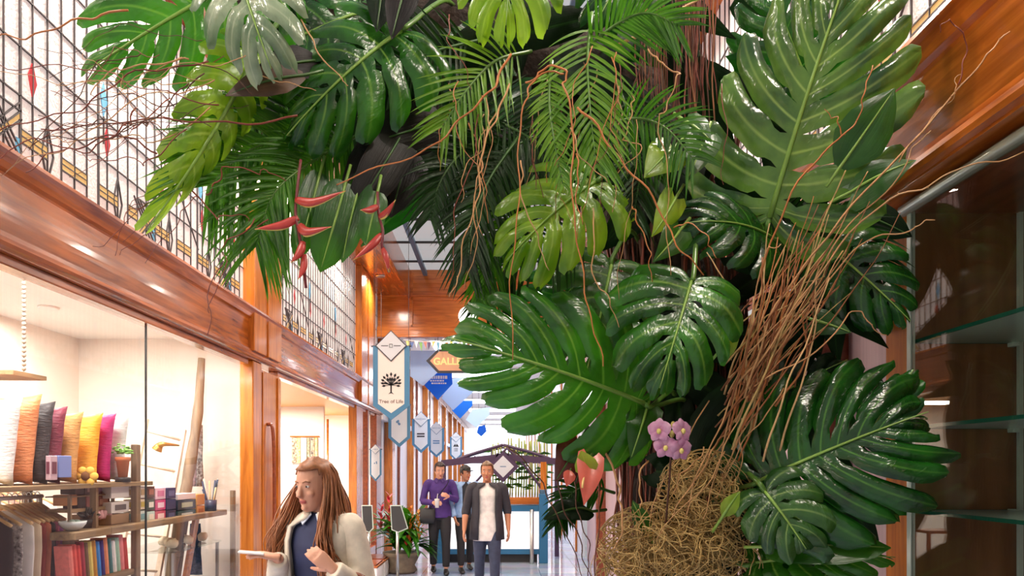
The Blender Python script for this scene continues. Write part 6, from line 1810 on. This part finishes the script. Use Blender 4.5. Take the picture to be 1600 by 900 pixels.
        for (sh, el, wr) in arms:
            sg = 1 if sh[0] > 0 else -1
            s2 = MB()
            limb(s2, [(sg * .12, .005, 1.395), sh, el], [.07, .076, .066, .058])
            if jacket_sleeve > .5: limb(s2, [el, tuple(Vector(el).lerp(Vector(wr), min(1, (jacket_sleeve - .5) * 2) * .95))], [.058, .055, .048])
            fig.apply(s2).build('sleeve', jm, j1, remesh=.012, smooth_it=3)
    if collar:
        cm = mat('collar cloth', srgb(*collar), .7)
        for s in (-1, 1):
            fig.apply(MB().add([(s * .055, -.02, 1.50), (s * .012, -.075, 1.47), (s * .045, -.10, 1.42), (s * .085, -.07, 1.455), (s * .075, 0, 1.49)], [(0, 1, 2, 3), (0, 3, 4)])).build('collar', cm, root, solid=.005)
    if cap:
        cm = mat('cap cloth', srgb(*cap), .8)
        cb = MB(); st = [(.045, .080, .103, .004), (.08, .074, .097, .006), (.108, .055, .074, .008), (.126, .025, .034, .008), (.130, .004, .005, .008)]
        cb.ell([(0, yy, z, rx, ry) for z, rx, ry, yy in st], 24); cb.v = [h(v) for v in cb.v]
        co_ = fig.apply(cb).build('cap', cm, root, smooth=True)
        br = MB().ell([(0, -.10, .047, .066, .065), (0, -.10, .055, .062, .06)], 20); br.v = [h(v) for v in br.v]
        fig.apply(br).build('visor', mat('cap visor', srgb(26, 26, 30), .6), co_, smooth=True)
    return fig, root, h, hmat


# man in purple looking down, cup in one hand
f1, r1, h1, _ = person('person in a purple shirt and black trousers carrying a cup and a shoulder bag', (687 - CX) / F * 10.8, 10.8, .12, 1.68,
    [((-.195, .0, 1.40), (-.27, -.02, 1.13), (-.10, -.20, 1.12)), ((.195, 0, 1.40), (.26, -.04, 1.15), (.12, -.24, 1.22))], ((0, -.015, 1.622), .15, .28), .13, 'skin', (70, 40, 112), (30, 28, 32), (24, 22, 24), (54, 36, 28), 1.0, collar=(64, 36, 104))
p = f1.w((-.05, -.28, 1.10))
cpt = thing('paper_cup', 'white paper cup held by the person in purple', 'cup', tuple(p))
MB().lathe(tuple(p - Vector((0, 0, .05))), [(.028, 0), (.036, .11), (.038, .112), (.038, .118), (.03, .12)], 16).build('cup', M['white'], cpt, smooth=True)
MB().lathe(tuple(p + Vector((0, 0, .068))), [(.039, 0), (.039, .008), (.034, .014), (.006, .014)], 16).build('lid', mat('cup lid', srgb(226, 214, 200), .4), cpt, smooth=True)
MB().tube([p + Vector((0, 0, .07)), p + Vector((.01, 0, .16))], .004, 6).build('straw', M['white'], cpt)
q = f1.w((-.19, -.10, .92))
bg_ = thing('shoulder_bag', 'black shoulder bag at the hip of the person in purple', 'bag', tuple(q))
MB().ell([(q.x, q.y, q.z - .12, .11, .045, 4), (q.x, q.y, q.z - .05, .12, .055, 4), (q.x, q.y, q.z + .09, .115, .045, 4), (q.x, q.y, q.z + .11, .11, .02, 4)], 24).build('pouch', mat('black leather', srgb(34, 32, 34), .5), bg_, smooth=True)
MB().tube(catmull([f1.w((-.17, -.11, 1.0)), f1.w((-.10, -.155, 1.12)), f1.w((0, -.16, 1.26)), f1.w((.11, -.13, 1.40)), f1.w((.14, -.01, 1.475)), f1.w((.08, .12, 1.35)), f1.w((-.12, .14, 1.1)), f1.w((-.2, .0, .98))], 6), .012, 6, flat=.4).build('strap', mat('black strap', srgb(26, 24, 26), .6), bg_, smooth=True)

person('person in a dark cap and pale blue denim jacket walking in the middle', (727 - CX) / F * 11.0, 11.0, .25, 1.63,
    [((-.195, .0, 1.40), (-.25, .0, 1.12), (-.20, -.12, .90)), ((.195, 0, 1.40), (.25, .02, 1.13), (.25, -.10, .92))], ((0, -.01, 1.625), .55, .12), -.14, 'skin2', (30, 32, 40), (32, 30, 34), (30, 28, 30), (40, 30, 26), 0, jacket=((146, 176, 214), .42, .90, .0), cap=(62, 60, 52))
person('person in a long white T-shirt and open dark cardigan walking at the right', (761 - CX) / F * 8.7, 8.7, .05, 1.67,
    [((-.195, .0, 1.40), (-.27, .02, 1.12), (-.29, -.07, .88)), ((.195, 0, 1.40), (.26, .03, 1.13), (.27, -.05, .88))], ((0, -.01, 1.622), -.1, .05), .12, 'skin2', (232, 222, 214), (52, 58, 80), (36, 34, 36), (112, 84, 56), 0, jacket=((48, 44, 50), .55, .76, .02), jacket_sleeve=.62, tee_len=.745)

# woman close to the shop window
fw, rw, hw_, hm_ = person('person with long brown hair and cream cardigan over navy dress near the shop window', (504 - CX) / F * 3.3, 3.3, -.35, 1.645,
    [((-.165, .0, 1.385), (-.235, -.04, 1.10), (-.10, -.21, 1.275)), ((.165, 0, 1.385), (.255, -.01, 1.09), (.185, -.20, 1.24))], ((-.03, -.02, 1.612), -.15, .16), .1, 'skin', (44, 50, 84), (46, 52, 86), (40, 36, 36), (150, 94, 58), 0, jacket=((224, 212, 194), .62, .72, .012), woman=True, vox=.0045,
    hand_curl=(.35, .55), hand_dir=[((-.75, -.5, .2), (-.1, -.3, 1)), ((-.55, -.35, .55), (.3, -1, .2))], collar=(214, 222, 240))
# her long hair, both sides and back
hr = MB(); rnd = random.Random(9)
for i in range(700):
    a = rnd.uniform(-.5, PI + .5)
    st = Vector((.074 * math.cos(a), .02 + .09 * math.sin(a), rnd.uniform(-.03, .10)))
    L = rnd.uniform(.36, .52)
    out = Vector((math.cos(a), max(-.25, math.sin(a)), 0))
    sw_ = rnd.uniform(.02, .08); wv_ = rnd.uniform(-.025, .025)
    pts = [st * .95, st + out * .022 + Vector((0, 0, -.07)), st + out * (.035 + sw_ * .4 + wv_) + Vector((0, -.03, -.2)), st + out * (.05 + sw_ * .9 - wv_) + Vector((0, -.05, -.2 - (L - .2) * .55)), st + out * (.05 + sw_ + rnd.uniform(-.02, .02)) + Vector((rnd.uniform(-.02, .02), -.03, -L))]
    fy = -.10 * max(0, 1 - max(0, math.sin(a)) * 1.2)
    for k_ in (2, 3, 4): pts[k_] = pts[k_] + Vector((0, fy * (.5, .9, 1.0)[k_ - 2], 0))
    hr.tube(catmull([hw_(q) for q in pts], 4), [.003, .0036, .0036, .0036, .0036, .0036, .0036, .0036, .0036, .0034, .0034, .0032, .003, .0028, .0024, .002, .001], 5)
fw.apply(hr).build('long_hair', hm_, rw, smooth=True)
a_ = fw.w((-.10, -.21, 1.275)); dv = Vector((math.cos(-.35) * -.75 - math.sin(-.35) * -.5, math.sin(-.35) * -.75 + math.cos(-.35) * -.5, .1)).normalized()
ph = MB().obox(a_ + dv * .11 + Vector((0, -.01, .014)), dv * .055, dv.cross(Vector((0, 0, 1))).normalized() * .034, Vector((0, 0, .004)))
po = ph.build('phone', mat('white phone', srgb(236, 226, 220), .3), None, bevel=.003, loc=tuple(a_ + dv * .11)); tag(po, 'white phone held out by the long haired person', 'phone')
b = fw.w((.25, -.10, 1.06))
hb_ = thing('handbag', 'tan handbag on the forearm of the long haired person', 'bag', tuple(b))
MB().ell([(b.x, b.y, b.z - .20, .13, .05, 4), (b.x, b.y, b.z - .1, .14, .06, 4), (b.x, b.y, b.z + .0, .125, .045, 4), (b.x, b.y, b.z + .03, .115, .02, 4)], 24).build('pouch', mat('tan leather', srgb(206, 158, 100), .5, var=.12, vscale=10), hb_, smooth=True)
for dy in (-.03, .03):
    MB().tube(catmull([b + Vector((-.08, dy, .01)), b + Vector((-.05, dy * .6, .10)), b + Vector((0.0, 0, .135)), b + Vector((.05, dy * .6, .10)), b + Vector((.08, dy, .01))], 5), .008, 8).build('handle', M['wood_d'], hb_, smooth=True)
# ================================================================== LIGHT AND CAMERA
w = bpy.data.worlds.new('sky'); S.world = w
w.use_nodes = True
bg = w.node_tree.nodes['Background']
bg.inputs[0].default_value = (1.0, .97, .93, 1); bg.inputs[1].default_value = 0.6


def lamp(name, kind, loc, energy, color=(1, .9, .78), size=.1, rot=(0, 0, 0), spot=None, size_y=None):
    l = bpy.data.lights.new(name, kind); l.energy = energy; l.color = color
    if kind == 'AREA':
        l.size = size
        if size_y: l.shape = 'RECTANGLE'; l.size_y = size_y
    else: l.shadow_soft_size = size
    if spot: l.spot_size = math.radians(spot); l.spot_blend = .6
    o = bpy.data.objects.new(name, l); COL.objects.link(o); o.location = loc; o.rotation_euler = rot
    return o


M['lampglow'] = mat('lit downlight', (1, .95, .85, 1), .3, emit=(1, .9, .75, 1), estr=12)
k = 0
for x in (-1.92, 1.12):
    for y in (.8, 2.4, 4.0, 5.6, 7.4, 9.2, 11.2):
        t = thing('downlight', 'small round downlight in the wooden cornice soffit', 'downlight', (x, y, 4.68), 'downlights along the cornice')
        MB().lathe((x, y, 4.66), [(.06, 0), (.075, .0), (.075, .02), (.06, .02)], 20).build('rim', M['steel'], t, smooth=True)
        MB().lathe((x, y, 4.668), [(.055, 0), (.055, .008)], 20).build('bulb', M['lampglow'], t)
        lamp('downlight_lamp', 'SPOT', (x, y, 4.63), 165, (1, .9, .77), .10, spot=168)
# shop ceiling lamps, the back row added as fill to whiten the walls
for x, y in [(x, y) for x in (-2.62, -3.6) for y in (.5, 2.2, 3.9, 5.6)]:
    t = thing('shop_downlight', 'round ceiling lamp inside the textile shop, back row added as fill', 'downlight', (x, y, 2.9), 'ceiling spots in the textile shop')
    MB().lathe((x, y, 2.885), [(.06, 0), (.075, .0), (.075, .015), (.06, .015)], 20).build('rim', M['white'], t, smooth=True)
    MB().lathe((x, y, 2.89), [(.055, 0), (.055, .008)], 20).build('bulb', M['lampglow'], t)
    lamp('shop_lamp', 'AREA', (x, y, 2.86), 40 if x > -3 else 32, (1, .95, .9), .5)
for y in (8.6, 10.4, 12.2):  # unseen lamps added to brighten the room behind the doorway
    lamp('room_fill_lamp', 'AREA', (-3.6, y, 2.58), 90, (1, .93, .84), .6)

for p in FAR_FILL: lamp('far_fill_lamp', 'AREA', p, 70, (.97, .98, 1), 1.2)  # added fill below the glowing ceiling panels

cam = bpy.data.cameras.new('camera')
cam.sensor_width = 36; cam.lens = F / 1600 * 36
cam.shift_x = (800 - CX) / 1600; cam.shift_y = (CY - 450) / 1600
cam.clip_start = .05
co = bpy.data.objects.new('camera', cam); COL.objects.link(co)
co.location = (0, 0, EYE); co.rotation_euler = (PI / 2, 0, 0)
S.camera = co
S.view_settings.view_transform = 'Standard'; S.view_settings.look = 'None'
S.view_settings.gamma = 1; S.view_settings.use_curve_mapping = False
S.view_settings.exposure = 0.0
S.cycles.use_denoising = True
S.cycles.max_bounces = 8; S.cycles.transparent_max_bounces = 16
S.cycles.sample_clamp_indirect = 6
S.cycles.caustics_reflective = False; S.cycles.caustics_refractive = False
